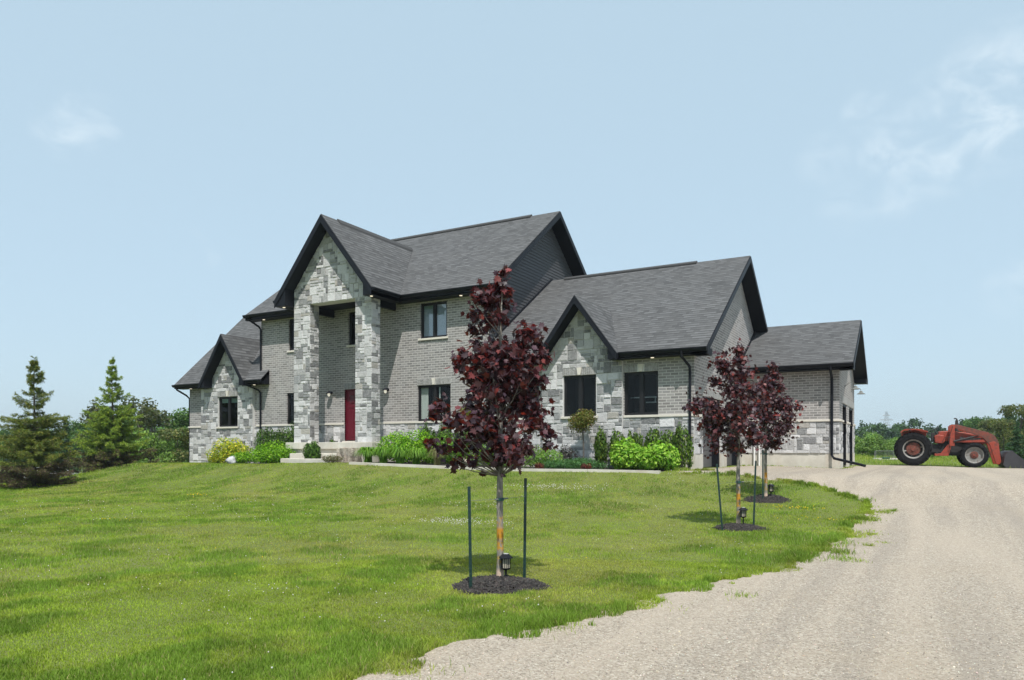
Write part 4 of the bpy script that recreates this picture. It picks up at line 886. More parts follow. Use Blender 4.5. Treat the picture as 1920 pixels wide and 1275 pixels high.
lantern('solar lantern against the trunk of the tallest maple', 16.155, -15.36, .29); lantern('solar lantern beside the trunk of the middle maple', 17.50, -8.62, .33); lantern('solar lantern beside the trunk of the farthest maple', 17.30, -4.55, .30)
# ================================================================== garden bed planting
G1 = [(.13, .30, .012), (.20, .40, .02), (.07, .17, .012), (.28, .48, .03)]          # fresh green
G2 = [(.045, .10, .018), (.075, .15, .022), (.03, .065, .016), (.10, .19, .03)]     # dark green
YG = [(.48, .48, .03), (.33, .42, .03), (.60, .54, .05), (.18, .28, .02)]           # gold green
JU = [(.08, .19, .06), (.12, .26, .08), (.06, .14, .05)]                            # juniper
OL = [(.12, .14, .05), (.17, .17, .07), (.09, .11, .04), (.15, .09, .05)]
RD = [(.16, .035, .03), (.10, .03, .03), (.20, .08, .04)]
CE = [(.06, .12, .015), (.10, .18, .022), (.16, .24, .03), (.04, .075, .014)]
shrub('spirea_shrub', 'golden yellow green shrub at the left wing corner', 'shrub', -5.75, -1.25, 2.3, 1.2, 1.28, YG, 3600, .062, seed=1)
shrub('spirea_shrub', 'low yellow green tuft trailing left of the golden shrub', 'shrub', -6.75, -1.1, 1.1, .7, .42, YG, 1100, .05, seed=2)
shrub('spreading_yew', 'wide bright green spreading shrub in front of the golden shrub', 'shrub', -2.35, -1.95, 3.1, 1.4, .98, G1, 5200, .055, lobes=13, seed=3)
shrub('spreading_yew', 'low green mound left end of the wide spreading shrub', 'shrub', -4.0, -2.0, 1.3, .9, .66, G1, 1800, .05, seed=33)
def cedar(label, x, y, w, h, seed, cols=CE, n=2600, cat='shrub', name='cedar_shrub', grp='upright cedars against the front wall'):
    rg = np.random.default_rng(seed); z0 = hgt(x, y); root = empty(name, (x, y, z0), label, cat, grp)
    bl = [(0, 0, h*.45, w*.42, w*.36, h*.46)]
    for k in range(7):
        a = rg.uniform(0, 2*PI); q = w*rg.uniform(.15, .38); hh = h*rg.uniform(.65, 1.02); bl.append((math.cos(a)*q, math.sin(a)*q*.8, hh*.55, w*.13, w*.13, hh*.46))
    P, D, i = blobpts(bl, n, rg, .55); P[:, 2] = np.abs(P[:, 2])+.02
    nr = D+rg.normal(size=D.shape)*.35; nr[:, 2] *= .4
    up = np.c_[D[:, :2]*.35, np.ones(n)]; z = nr/np.linalg.norm(nr, axis=1)[:, None]; yv = up-(up*z).sum(1)[:, None]*z; yv /= np.linalg.norm(yv, axis=1)[:, None]
    fast('foliage', *scatter(P, np.stack([np.cross(yv, z), yv, z], axis=2), rg.uniform(.05, .12, n), LEAF4*np.array([.8, 1, 1]), LF4, jit(cols, n, rg)*(.75+.5*rg.random(len(bl)))[i][:, None]), M['leaf'], root)
    mb = MB(); mb.tube([(0, 0, -.05), (0, 0, h*.8)], [.03, .008], 6); o = mb.build('stem', M['bark'], None); o.parent = root
for k, (x, y, w, h, lb) in enumerate(((-4.55, -.5, 1.0, 1.62, 'dark cedar beside the downspout left of the porch, first of the hedge row'), (-3.75, -.5, 1.0, 1.6, 'dark cedar second from the left in the hedge row left of the porch'), (-2.9, -.55, 1.0, 1.72, 'dark cedar under the narrow ground floor window left of the porch'),
        (4.3, -.6, .9, 1.45, 'cedar below the ground floor window with the white curtain, left one'), (5.1, -.6, .95, 1.5, 'cedar below the ground floor window with the white curtain, right one'), (5.95, -.75, .95, 1.42, 'cedar behind the tallest maple near the inner corner of the walls'),
        (11.6, -1.35, .62, 1.25, 'slim cedar between the topiary standard and the bright round shrubs'), (12.1, -1.25, .62, 1.3, 'pointed cedar behind the left edge of the bright round shrubs'), (12.75, -1.25, .6, 1.22, 'pointed cedar under the left side of the shelf window'), (13.25, -1.25, .62, 1.36, 'tallest pointed cedar under the right side of the shelf window'), (13.75, -1.25, .62, 1.3, 'pointed cedar under the brickwork right of the shelf window'), (14.18, -1.3, .72, 1.38, 'cedar at the wing corner beside the long downspout'))):
    cedar(lb, x, y, w, h, 50+k, cols=(G2 if x < 6.2 else CE)+[(.09, .15, .03)], n=2400 if x < 7 else 2000)
cedar('small dark conifer left of the porch steps', .35, -2.55, .85, .82, 71, cols=G2, n=2200, name='dwarf_conifer', grp=None)
cedar('clipped dark shrub against the porch wall between the two columns', -.55, -.45, .38, 1.0, 72, cols=G2, n=900, name='boxwood', grp=None)
shrub('heather', 'low brownish heather in front of the porch steps', 'shrub', 1.85, -3.0, 1.0, .5, .33, OL, 1500, .035, seed=4, asp=.5)
def leafy_fan(label, x, y, r, h, n, cols, seed, name='daylily', cat='daylily', grp='daylily clumps along the kerb', wd=.022):
    rg = np.random.default_rng(seed); z0 = hgt(x, y); root = empty(name, (x, y, z0), label, cat, grp); V_ = []; F_ = []; k = 7
    for i in range(n):
        a = rg.uniform(0, 2*PI); R_ = r*rg.uniform(.5, 1.1); H_ = h*rg.uniform(.75, 1.1); bx, by = rg.normal(size=2)*.05; w = wd*rg.uniform(.7, 1.2)
        b = len(V_)
        for j in range(k):
            t = j/(k-1); rr = R_*t**1.25; z = H_*(2.5*t-2.15*t*t)*1.3; ww = w*(1-t**3)*.5+.001
            px, py = bx+math.cos(a)*rr, by+math.sin(a)*rr; V_ += [(px-math.sin(a)*ww, py+math.cos(a)*ww, z), (px+math.sin(a)*ww, py-math.cos(a)*ww, z)]
        F_ += [(b+2*j, b+2*j+1, b+2*j+3, b+2*j+2) for j in range(k-1)]
    fast('leaves', V_, F_, np.repeat(jit(cols, n, rg), k-1, axis=0), M['leaf'], root); return root
LC = [(.14, .29, .03), (.20, .37, .045), (.10, .21, .025)]
for k, (x, y, lb) in enumerate(((3.35, -2.85, 'daylily clump nearest the porch slab'), (4.05, -2.85, 'second daylily clump right of the porch slab'), (4.75, -2.8, 'third daylily clump right of the porch slab'), (5.4, -2.75, 'last daylily clump of the row, beside the brownish grass'), (3.7, -2.4, 'daylily clump in the second row under the broad fresh green shrub'))): leafy_fan(lb, x, y, .56, .56, 230, LC, 90+k)
shrub('broad_shrub', 'broad fresh green shrub right of the porch', 'shrub', 4.15, -1.6, 2.9, 1.5, 1.42, G1, 5000, .06, lobes=12, seed=6)
shrub('broad_shrub', 'rounded green shrub behind the lower left of the tallest maple crown', 'shrub', 5.9, -1.7, 1.9, 1.2, 1.12, [(.12, .25, .03), (.17, .31, .035)], 2600, .06, seed=7)
leafy_fan('brownish tufted grass behind the kerb right of the daylilies', 6.15, -2.6, .4, .62, 220, [(.19, .19, .07), (.15, .18, .05), (.24, .21, .10)], 99, 'tufted_grass', 'ornamental grass', None, .010)
shrub('round_shrub', 'yellow green shrub seen through the foot of the tallest maple crown', 'shrub', 7.75, -1.9, 1.3, .9, .95, G1, 2400, .055, seed=9)
shrub('round_shrub', 'small green mound behind the kerb right of the tallest maple trunk', 'shrub', 8.7, -2.2, .9, .7, .55, G1, 1300, .05, seed=19)
def standard(label, x, y, zc, r, rz, seed, cols):
    rg = np.random.default_rng(seed); z0 = hgt(x, y); root = empty('topiary_tree', (x, y, z0), label, 'topiary', 'grafted standards in the front bed')
    bl = [(rg.normal()*r*.3, rg.normal()*r*.3, zc+rg.normal()*rz*.3, r*rg.uniform(.5, .75), r*rg.uniform(.5, .75), rz*rg.uniform(.5, .75)) for _ in range(9)]
    n = 4200; P, D, i = blobpts(bl, n, rg, .4); P[:, 2] -= np.abs(rg.normal(size=n))*.03
    fast('crown', *scatter(P, rotmats(D*.5+rg.normal(size=D.shape)*.6, rg), rg.uniform(.045, .085, n), LEAF4*np.array([.8, 1, 1]), LF4, jit(cols, n, rg)), M['leaf'], root)
    mb = MB(); mb.tube([(0, 0, -.05), (.02, 0, zc*.4), (-.01, 0, zc*.75), (0, 0, zc)], [.028, .022, .02, .012], 7)
    for k in range(6): a = k*PI/3; mb.tube([(0, 0, zc*.78), (math.cos(a)*r*.6, math.sin(a)*r*.6, zc+.1)], [.01, .003], 4)
    o = mb.build('trunk', M['bark'], None); o.parent = root
standard('olive green topiary ball on a bare trunk below the wing gable window', 11.05, -1.5, 1.55, .47, .42, 12, [(.13, .15, .03), (.18, .20, .045), (.09, .12, .025), (.2, .13, .05)])
standard('yellow olive topiary mostly hidden behind the tallest maple', 6.85, -1.5, 1.72, .36, .3, 13, [(.24, .24, .05), (.18, .2, .04)])
shrub('round_shrub', 'bright green shrub at the foot of the wing gable, left of the twiggy bush', 'shrub', 9.75, -2.2, 1.8, 1.0, .86, [(.16, .28, .05), (.12, .24, .04), (.2, .32, .06)], 3200, .045, lobes=12, seed=14)
shrub('juniper', 'low blue green juniper spreading under the topiary ball', 'shrub', 11.3, -2.45, 2.0, .8, .42, JU, 3600, .06, lobes=14, seed=15, asp=.4)
shrub('juniper', 'small dark juniper left of the blue green one', 'shrub', 10.45, -2.55, .9, .6, .34, JU, 1300, .05, seed=16, asp=.4)
shrub('barberry', 'tiny rust red plant below the bright green gable shrub', 'plant', 10.15, -2.85, .34, .26, .24, RD, 380, .035, 'rust red bedding plants by the kerb', 4, 17, False)
shrub('barberry', 'tiny rust red plant in front of the blue green juniper', 'plant', 11.75, -2.85, .36, .26, .28, RD, 420, .035, 'rust red bedding plants by the kerb', 4, 18, False)
shrub('smoke_bush', 'thin dark purple twiggy bush in the shade below the wing gable window', 'shrub', 10.45, -1.5, .9, .6, .95, [(.05, .035, .045), (.09, .07, .07), (.07, .09, .06)], 700, .05, seed=20)
for k, (x, y, w, h, lb) in enumerate(((12.7, -2.15, 1.3, .98, 'bright lime green round shrub, left one of the pair by the driveway'), (13.65, -2.1, 1.25, 1.0, 'bright lime green round shrub, right one of the pair by the driveway'))):
    shrub('hydrangea', lb, 'shrub', x, y, w*1.12, 1.05, h*1.04, [(.20, .38, .03), (.26, .45, .05), (.14, .30, .025), (.33, .50, .08)], 4200, .085, 'bright lime green round shrubs', 13, 24+k)
# rocks and armour stone
def rock(label, x, y, sx, sy, sz, seed, cols, cat='rock', name='rock', block=False):
    rg = np.random.default_rng(seed); import bmesh; bm = bmesh.new()
    if block:
        bmesh.ops.create_cube(bm, size=1); bmesh.ops.subdivide_edges(bm, edges=bm.edges, cuts=5, use_grid_fill=True)
    else: bmesh.ops.create_icosphere(bm, subdivisions=3, radius=.55)
    ks = rg.normal(size=(7, 3))*5; ph = rg.uniform(0, 6, 7)
    for v in bm.verts:
        d = sum(math.sin(v.co.dot(Vector(k))+p) for k, p in zip(ks, ph))*.022; v.co += v.co.normalized()*d; v.co = Vector((v.co.x*sx, v.co.y*sy, v.co.z*sz))
    me = bpy.data.meshes.new(name); bm.to_mesh(me); bm.free(); me.materials.append(cols); o = bpy.data.objects.new(name, me); C.objects.link(o); o.location = (x, y, hgt(x, y)+sz*.42); o.rotation_euler = (0, 0, rg.uniform(-.15, .15))
    return tag(o, label, cat)
def rockmat(name, a, b):
    m = MT(name); o = m.obj(); n = m.noise(o, 5, 7, .65); m.col(m.ramp(n, (.35, a), (.65, b))); m.rough(.9); m.bump(n, 1, .08); return m.m
M['rock1'] = rockmat('armour_stone', (.20, .15, .11), (.52, .46, .38)); M['rock2'] = rockmat('pale_rock', (.28, .28, .30), (.58, .58, .60))
rock('rough brown armour stone block beside the porch steps', 1.95, -2.25, .62, .62, .55, 3, M['rock1'], 'stone block', 'stone_block', True)
rock('pale round boulder half hidden by the golden shrub', -4.15, -2.45, .42, .36, .36, 4, M['rock2'])
rock('buff landscape rock in the bed behind the tallest maple trunk', 7.2, -2.6, .3, .25, .26, 6, M['rock1'])

# ================================================================== spruces at the left
def spruce(label, x, y, h, rad, seed, cols, gaps, n_tw=1.0):
    rg = np.random.default_rng(seed); z0 = hgt(x, y)-.05; root = empty('spruce_tree', (x, y, z0), label, 'tree', 'young spruces on the left of the lawn')
    mb = MB(); mb.tube([(0, 0, 0), (.02, .02, h*.4), (-.02, 0, h*.8), (0, 0, h)], [.075, .05, .018, .004], 8)
    segs = []; z = .12
    z_ = z
    while z_ < h-.08:
        t = z_/h; g = gaps(t); L0 = rad*(1-t)**.95*g+.03
        nb = int(rg.integers(5, 8)) if t > .55 else int(rg.integers(8, 12))
        for k in range(nb):
            a = 2*PI*k/nb+rg.uniform(-.6, .6); Lb = L0*rg.uniform(.5, 1.2); z = z_+rg.uniform(-.11, .11)*h/4.5*(1-t*.5); rise = (.34 if t > .6 else .10)*Lb+rg.uniform(-.16, .14)*Lb
            P_ = [np.array((0, 0, z)), np.array((math.cos(a)*Lb*.5, math.sin(a)*Lb*.5, z+rise*.3-.05*Lb)), np.array((math.cos(a)*Lb, math.sin(a)*Lb, z+rise))]
            mb.tube([tuple(p) for p in P_], [.012+.01*(1-t), .008, .003], 4, caps=False)
            nt_ = int(5+Lb*15)
            for j in range(nt_):
                s = (j+.6)/nt_; s = .18+.82*s
                p = P_[0]*(1-s)**2+2*P_[1]*s*(1-s)+P_[2]*s*s if False else (P_[1]+(P_[2]-P_[1])*(s-.5)*2 if s > .5 else P_[0]+(P_[1]-P_[0])*s*2)
                for sd in (-1, 1):
                    ta = a+sd*rg.uniform(.5, 1.0); tl = (.02+.09*min(1, Lb)+.26*(1-s)*min(1, Lb))*rg.uniform(.6, 1.2); q = p+np.array((math.cos(ta)*tl, math.sin(ta)*tl, rg.uniform(-.10, .05))); segs.append((p, q, t, s))
            segs.append((P_[2]-(P_[2]-P_[1])*.35, P_[2]+(P_[2]-P_[1])*.1, t, 1.))
        z_ += (.13 if t < .5 else .2)*rg.uniform(.8, 1.25)*h/4.5
    for _ in range(14):
        zz = h*rg.uniform(.86, .99); a = rg.uniform(0, 2*PI); segs.append((np.array((0, 0, zz)), np.array((math.cos(a)*.1, math.sin(a)*.1, zz+.08)), .95, .5))
    o = mb.build('trunk', M['bark'], None); o.parent = root
    A0 = np.array([s[0] for s in segs]); B0 = np.array([s[1] for s in segs]); tt = np.array([s[2] for s in segs]); ss = np.array([s[3] for s in segs])
    m = int(15*n_tw); n = len(segs)*m; i = np.repeat(np.arange(len(segs)), m); u = rg.random(n)
    P = A0[i]+(B0-A0)[i]*u[:, None]+rg.normal(size=(n, 3))*.012
    ax = (B0-A0)[i]; ax /= np.linalg.norm(ax, axis=1)[:, None]; dr = ax*.7+rg.normal(size=(n, 3))*.5+np.array([0, 0, .12]); dr /= np.linalg.norm(dr, axis=1)[:, None]
    nz = rg.normal(size=(n, 3))+np.array([0, 0, 1.]); nz -= (nz*dr).sum(1)[:, None]*dr; nz /= np.linalg.norm(nz, axis=1)[:, None]
    Rm = np.stack([np.cross(dr, nz), dr, nz], axis=2); ND = np.array([(-.085, 0, 0), (.085, 0, 0), (.05, 1, 0), (-.05, 1, 0)])
    c = jit(cols, n, rg, .3); dead = (tt[i] < .17) & (rg.random(n) < .8); c[dead] = jit([(.09, .065, .045), (.14, .10, .07), (.07, .055, .04)], int(dead.sum()), rg)
    tip = (ss[i] > .75) & (rg.random(n) < .5); c[tip & ~dead] *= np.array([1.5, 1.35, 1.0])
    fast('foliage', *scatter(P, Rm, rg.uniform(.045, .085, n), ND, LF4, np.clip(c, 0, 1)), M['needle'], root)
SPC = [(.105, .155, .032), (.15, .20, .042), (.07, .105, .025), (.20, .19, .05)]
SPC2 = [(.15, .25, .04), (.21, .31, .05), (.09, .15, .03), (.27, .34, .06)]
def g1(t): return (1.0+.25*math.sin(t*9) if t < .42 else (1.35 if .42 < t < .56 else (.8 if t < .62 else (1.25 if t < .74 else (.35 if t < .80 else 1.1)))))
spruce('leftmost spruce, sparse tiered crown with browned lower branches', -8.35, -7.9, 4.85, 1.5, 1, SPC, g1)
def g2(t): return 1.12 if t < .5 else (1.0 if t < .72 else (.5 if t < .78 else .9))
spruce('fuller bright green spruce between the tiered one and the house', -10.9, -3.3, 5.05, 1.5, 2, SPC2, g2, 1.15)

# ================================================================== trees and woods behind
def treemesh(seed, h, w, cols, n, leaf, kind):
    rg = np.random.default_rng(seed); bl = []
    if kind == 'poplar':
        for k in range(16): z = h*rg.uniform(.15, .95); q = w*.28*(1-abs(z/h-.45)); a = rg.uniform(0, 2*PI); bl.append((math.cos(a)*q, math.sin(a)*q, z, w*.17, w*.17, h*.09))
    elif kind == 'pine':
        for k in range(24): z = h*(.08+.9*k/24); q = w*.42*(1-z/h)+.05; a = rg.uniform(0, 2*PI); r = w*.30*(1.05-z/h)+.08; bl.append((math.cos(a)*q*.6, math.sin(a)*q*.6, z, r, r, h*.05))
    else:
        for k in range(22):
            a = rg.uniform(0, 2*PI); q = w*.36*rg.random()**.5; z = h*rg.uniform(.22, .9); q *= math.sin(min(1, (h-z)/h*1.6+.25)*PI/2); r = w*rg.uniform(.12, .2); bl.append((math.cos(a)*q, math.sin(a)*q, z, r, r, r*.75))
    P, D, i = blobpts(bl, n, rg, .35)
    c = jit(cols, n, rg)*(.95+.75*rg.random(len(bl)))[i][:, None]
    nr = D*.5+rg.normal(size=D.shape)*.6+np.array([0, 0, .3])
    A_ = scatter(P, rotmats(nr, rg), leaf*rg.uniform(.5, 1.4, n), LEAF4*np.array([1.3, 1, 1]), LF4, np.clip(c, 0, 1)); mb = MB()
    mb.tube([(0, 0, -.2), (rg.normal()*.1, 0, h*.4), (rg.normal()*.15, rg.normal()*.1, h*.85)], [h*.022, h*.014, h*.004], 6)
    for b in bl[::2]: mb.tube([(0, 0, max(.2, b[2]-.25*h)), (b[0]*.6, b[1]*.6, b[2]-.08*h), (b[0], b[1], b[2])], [h*.007, h*.005, h*.002], 4)
    return A_, mb
TV = {}
for nm, sd, h, w, cols, n, lf, kd in (('ash', 1, 6, 5.2, [(.05, .10, .028), (.075, .13, .035), (.035, .07, .025)], 6500, .2, 'r'), ('maple', 2, 6, 4.2, [(.06, .12, .03), (.09, .16, .04)], 6500, .19, 'r'), ('poplar', 3, 6, 2.6, [(.07, .085, .04), (.10, .11, .05), (.05, .06, .03)], 3600, .16, 'poplar'), ('pine', 4, 6, 2.8, [(.03, .07, .028), (.045, .09, .035), (.025, .05, .022)], 5000, .17, 'pine'), ('willow', 5, 3, 4.4, [(.12, .20, .045), (.16, .25, .055), (.09, .15, .035)], 6000, .15, 'r'), ('olive', 6, 5, 4.2, [(.09, .11, .035), (.13, .13, .045), (.06, .085, .03)], 6000, .17, 'r')):
    TV[nm] = (treemesh(sd, h, w, cols, n, lf, kd), h, [None, None])
def bgtree(kind, name, label, cat, x, y, h, ws, rot, grp=None):
    (A_, mb), h0, cache = TV[kind]; z = hgt(x, y)-.1; root = empty(name, (x, y, z), label, cat, grp, rot); s = h/h0; root.scale = (s*ws, s*ws, s)
    if cache[0] is None:
        o = fast('crown', *A_, M['leaf'], root); t = mb.build('trunk', M['bark'], None); t.parent = root; cache[0] = o; cache[1] = t
    else:
        for c_ in cache: o = c_.copy(); C.objects.link(o); o.parent = root
def at(u, d): t = (u-960)/1371; return CX+d*(FW[0]+t*RT[0]), CY+d*(FW[1]+t*RT[1])
GB = 'trees beyond the left edge of the lawn'
for k, (x, y, kd, h, ws, lb) in enumerate((
    (*at(4, 62), 'ash', 4.0, 1.1, 'dark round tree at the left edge behind the tiered spruce'), (*at(62, 70), 'maple', 4.1, 1.3, 'broad green tree seen through the gaps of the tiered spruce'),
    (*at(122, 62), 'pine', 4.3, 1.1, 'dark pine between the two spruces, left one'), (*at(148, 68), 'ash', 4.6, 1.0, 'bluish green tree between the two spruces, right one'), (*at(178, 52), 'poplar', 5.0, 1.1, 'greyish slender tree just left of the fuller spruce'),
    (*at(262, 50), 'poplar', 4.9, 1.25, 'tall brownish poplar right of the fuller spruce'), (*at(286, 54), 'poplar', 5.1, 1.3, 'brown green poplar with the highest top right of the fuller spruce'), (*at(240, 66), 'ash', 4.9, 1.1, 'dark tree directly behind the fuller spruce'),
    (*at(316, 60), 'pine', 4.3, 1.5, 'dark conifer midway between the poplars and the house'), (*at(345, 58), 'maple', 4.8, 1.1, 'green tree touching the house corner on its left'), (*at(330, 46), 'olive', 2.9, 1.0, 'pale olive bush in front of the trees by the house corner'), (*at(296, 46), 'willow', 2.6, .8, 'low green bush between the poplars and the olive bush'),
    (*at(205, 62), 'ash', 4.4, 1.2, 'shadowy tree low behind the foot of the fuller spruce'))):
    bgtree(kd, 'background_tree' if h > 3 else 'background_bush', lb, 'tree' if h > 3 else 'bush', x, y, h*1.36, ws, k*1.3, GB)
GR = 'trees beyond the parked tractor'
for k, (u, d, kd, h, ws, lb) in enumerate((
    (1838, 88, 'ash', 5.6, .9, 'green tree above the loader arm elbow'), (1862, 80, 'olive', 4.9, 1.0, 'olive tree above the lower loader arm'), (1893, 66, 'pine', 5.1, 1.5, 'tall dark conifer behind the bucket'), (1912, 62, 'olive', 5.3, 1.0, 'highest tree at the right edge above the bucket'), (1940, 66, 'ash', 5.4, 1.1, 'green tree cut by the right edge'), (1882, 50, 'olive', 3.3, .8, 'brownish olive tree low behind the bucket'), (1906, 42, 'pine', 2.3, 1.6, 'small yellowish conifer just behind the bucket rim'), (1820, 96, 'maple', 5.5, .8, 'pale green tree right of the exhaust stack'))):
    bgtree(kd, 'background_tree', lb, 'tree', *at(u, d), h, ws, k*2.1, GR)
for k, (u, d, h, ws, lb) in enumerate(((1618, 66, 2.0, 1.0, 'light green bush nearest the garage corner'), (1640, 64, 2.25, 1.0, 'tallest light green bush in the row beyond the garage'), (1664, 66, 1.9, 1.0, 'light green bush above the livestock rack'), (1690, 70, 1.7, 1.0, 'light green bush behind the rear tractor tyre'), (1742, 60, 1.5, .8, 'light green bush seen between the tractor fender and its steering wheel'))):
    bgtree('willow', 'background_bush', lb, 'bush', *at(u, d), h, ws, k*1.7, 'light green bushes beyond the garage')
# far woods, one mass
def woods(label, x0, x1, y0, y1, n, hmin, hmax, seed, name):
    rg = np.random.default_rng(seed); Ps = []; Cs = []; Ns = []; ls = []
    for k in range(n):
        x, y = rg.uniform(x0, x1), rg.uniform(y0, y1); h = rg.uniform(hmin, hmax); w = rg.uniform(2.6, 5); z = hgt(x, y); pine = rg.random() < .45
        bl = []
        for j in range(9): t = rg.uniform(.1, .95); q = w*.35*(1-t if pine else math.sin(PI*min(.95, t+.1))); a = rg.uniform(0, 2*PI); r = w*(.12+.2*(1-t if pine else .6)); bl.append((x+math.cos(a)*q, y+math.sin(a)*q, z+h*t, r, r, h*.11))
        m = 420; P, D, i = blobpts(bl, m, rg, .35); Ps.append(P); Ns.append(D*.6+rg.normal(size=D.shape)*.5+np.array([0, 0, .2])); base = np.array([(.032, .07, .03), (.05, .10, .035), (.065, .12, .04), (.04, .08, .04)])[rg.integers(0, 4)]; Cs.append(base*rg.uniform(.65, 1.35, (m, 1))); ls.append(rg.uniform(.2, .55, m))
    P = np.concatenate(Ps); o = fast(name, *scatter(P, rotmats(np.concatenate(Ns), rg), np.concatenate(ls), LEAF4*np.array([1.5, 1, 1]), LF4, np.concatenate(Cs)), M['leaf']); tag(o, label, 'woods', kind='stuff')
woods('dark mixed wood along the horizon behind the tractor', -12, 60, 128, 150, 190, 4.8, 7.2, 5, 'far_wood')
woods('dark mixed wood far off to the left of the lawn', -200, -110, -70, 25, 120, 4.6, 6.6, 8, 'far_wood')
woods('dark mixed wood along the horizon behind the spruces', -150, -62, 30, 120, 170, 4.6, 6.6, 6, 'far_wood')
# ================================================================== the tractor
M['tred'] = (lambda m: (m.col((lambda o: m.mix(m.mr(m.noise(o, 7, 6, .7), .5, .66, 0, .8), m.mix(m.noise(o, 2, 3), (.23, .030, .016), (.36, .055, .026)), (.09, .035, .024)))(m.obj())), m.rough(.55), m.m)[2])(MT('faded_red_paint'))
M['rust'] = (lambda m: (m.col((lambda o: m.mix(m.mr(m.noise(o, 9, 6, .7), .40, .56, 0, .9), (.20, .045, .028), (.085, .042, .03)))(m.obj())), m.rough(.75), m.m)[2])(MT('rusty_red_steel'))
M['tyre'] = plain('tyre_rubber', (.0095, .0095, .0105), .85, var=.5, scale=6); M['tyre'].node_tree.nodes['Principled BSDF'].inputs['Specular IOR Level'].default_value = .2
M['rimw'] = (lambda m: (m.col((lambda o: m.mix(m.mr(m.noise(o, 12, 5, .7), .5, .62, 0, .8), (.22, .215, .20), (.11, .065, .045)))(m.obj())), m.rough(.5), m.m)[2])(MT('worn_white_rim'))
M['dsteel'] = plain('dark_worn_steel', (.045, .043, .048), .6, .3, var=.35, scale=5)
M['grime'] = plain('greasy_castings', (.022, .02, .02), .7, var=.4, scale=10)
TX, TY = 20.05, 15.07; tz = hgt(TX, TY-.6)
TR = empty('tractor', (TX, TY, tz), 'faded red farm tractor with front loader and bucket parked at the end of the gravel', 'tractor', None, math.radians(2.83))
TR.rotation_euler[1] = .028
def tp_(name, mb, mat, par=None, bevel=0, smooth=False, label=None):
    o = mb.build(name, mat, None, bevel=bevel, smooth=smooth); o.parent = par or TR
    if label: o['label'] = label
    return o
def pris(pts, y0, y1): mb = MB(); mb.prism([(x, y0, z) for x, z in pts], (0, y1-y0, 0)); return mb
def wheel(x, y, r, w, rr, sgn, rear):
    z = r+(.0 if rear else .0); o = (x, y, z)
    wm = MB(); ax = (0, 1, 0)
    wm.lathe([(rr*.98, -w*.42), (rr*1.08, -w*.48), (r*.80, -w*.5), (r*.93, -w*.44), (r*.955, -w*.2), (r*.955, w*.2), (r*.93, w*.44), (r*.80, w*.5), (rr*1.08, w*.48), (rr*.98, w*.42)], o, ax, 40)
    n = 20 if rear else 17
    for k in range(n):                                     # chevron lugs
        for sd in (-1, 1):
            a0 = 2*PI*(k+(.5 if sd > 0 else 0))/n; pts = []
            for (dy, da) in ((.02, 0), (w*.5, -.30)):
                for q in (-.045, .045):
                    a = a0+da+q*1.0
                    pts.append((a, sd*dy))
            def P_(a, yy, rad): return (x+rad*math.cos(a), y+yy, z+rad*math.sin(a))
            (a1, y1), (a2, y2), (a3, y3), (a4, y4) = pts; ro = r*1.0; ri = r*.93
            b = [P_(a1, y1, ri), P_(a2, y2, ri), P_(a4, y4, ri*.97), P_(a3, y3, ri*.97)]; t = [P_(a1, y1, ro), P_(a2, y2, ro), P_(a4, y4, ro*.965), P_(a3, y3, ro*.965)]
            wm.face(t)
            for i in range(4): j = (i+1) % 4; wm.face([b[i], b[j], t[j], t[i]])
            c = [P_(a3, y3*1.0, r*.80), P_(a4, y4*1.0, r*.80)]; wm.face([b[3], b[2], c[1], c[0]]); wm.face([t[3], t[2], (c[1][0], c[1][1]+sd*.02, c[1][2]), (c[0][0], c[0][1]+sd*.02, c[0][2])])
    W_ = tp_('wheel', wm, M['tyre'], label=None)
    m = MB(); m.lathe([(rr*1.02, sgn*w*.44), (rr*1.0, sgn*w*.40), (rr*.86, sgn*w*.34), (rr*.84, sgn*w*.10), (rr*.86, sgn*w*.08)], o, ax, 40); rm = tp_('rim', m, M['rimw'], W_, smooth=False)
    m = MB(); yy = sgn*(w*.12 if rear else w*.2); hr = rr*(.68 if rear else .45)
    m.lathe([(0, yy+sgn*.05), (hr*.3, yy+sgn*.05), (hr*.34, yy+sgn*.01), (hr*.9, yy), (hr, yy-sgn*.03), (hr*.9, yy-sgn*.05), (0, yy-sgn*.05)], o, ax, 28)
    for k in range(8): a = 2*PI*k/8; m.lathe([(0, yy+sgn*.03), (.018, yy+sgn*.03), (.018, yy)], (x+hr*.55*math.cos(a), y, z+hr*.55*math.sin(a)), ax, 6)
    tp_('hub', m, M['rust'], W_)
    m = MB(); m.lathe([(0, sgn*w*.02), (rr*.84, sgn*w*.02), (rr*.84, sgn*w*.0), (0, sgn*w*.0)], o, ax, 28)
    if not rear: m = MB(); m.lathe([(hr*.95, yy-sgn*.03), (rr*.86, sgn*w*.12), (rr*.84, sgn*w*.08), (hr*.9, yy-sgn*.06)], o, ax, 28)
    tp_('rim_disc', m, M['grime'] if rear else M['rimw'], W_)
    if rear:
        for k in range(6):
            a = 2*PI*k/6+.3; m = MB(); c1 = (x+rr*.66*math.cos(a), z+rr*.66*math.sin(a)); c2 = (x+rr*.88*math.cos(a), z+rr*.88*math.sin(a)); m.tube([(c1[0], y+yy, c1[1]), (c2[0], y+sgn*w*.2, c2[1])], .028, 6); tp_('lug', m, M['grime'] if k % 3 else M['rimw'], W_)
for sg in (-1, 1):
    wheel(0, sg*.72, .745, .43, .435, sg, True); wheel(2.32, sg*.70, .545, .33, .36, sg, False)
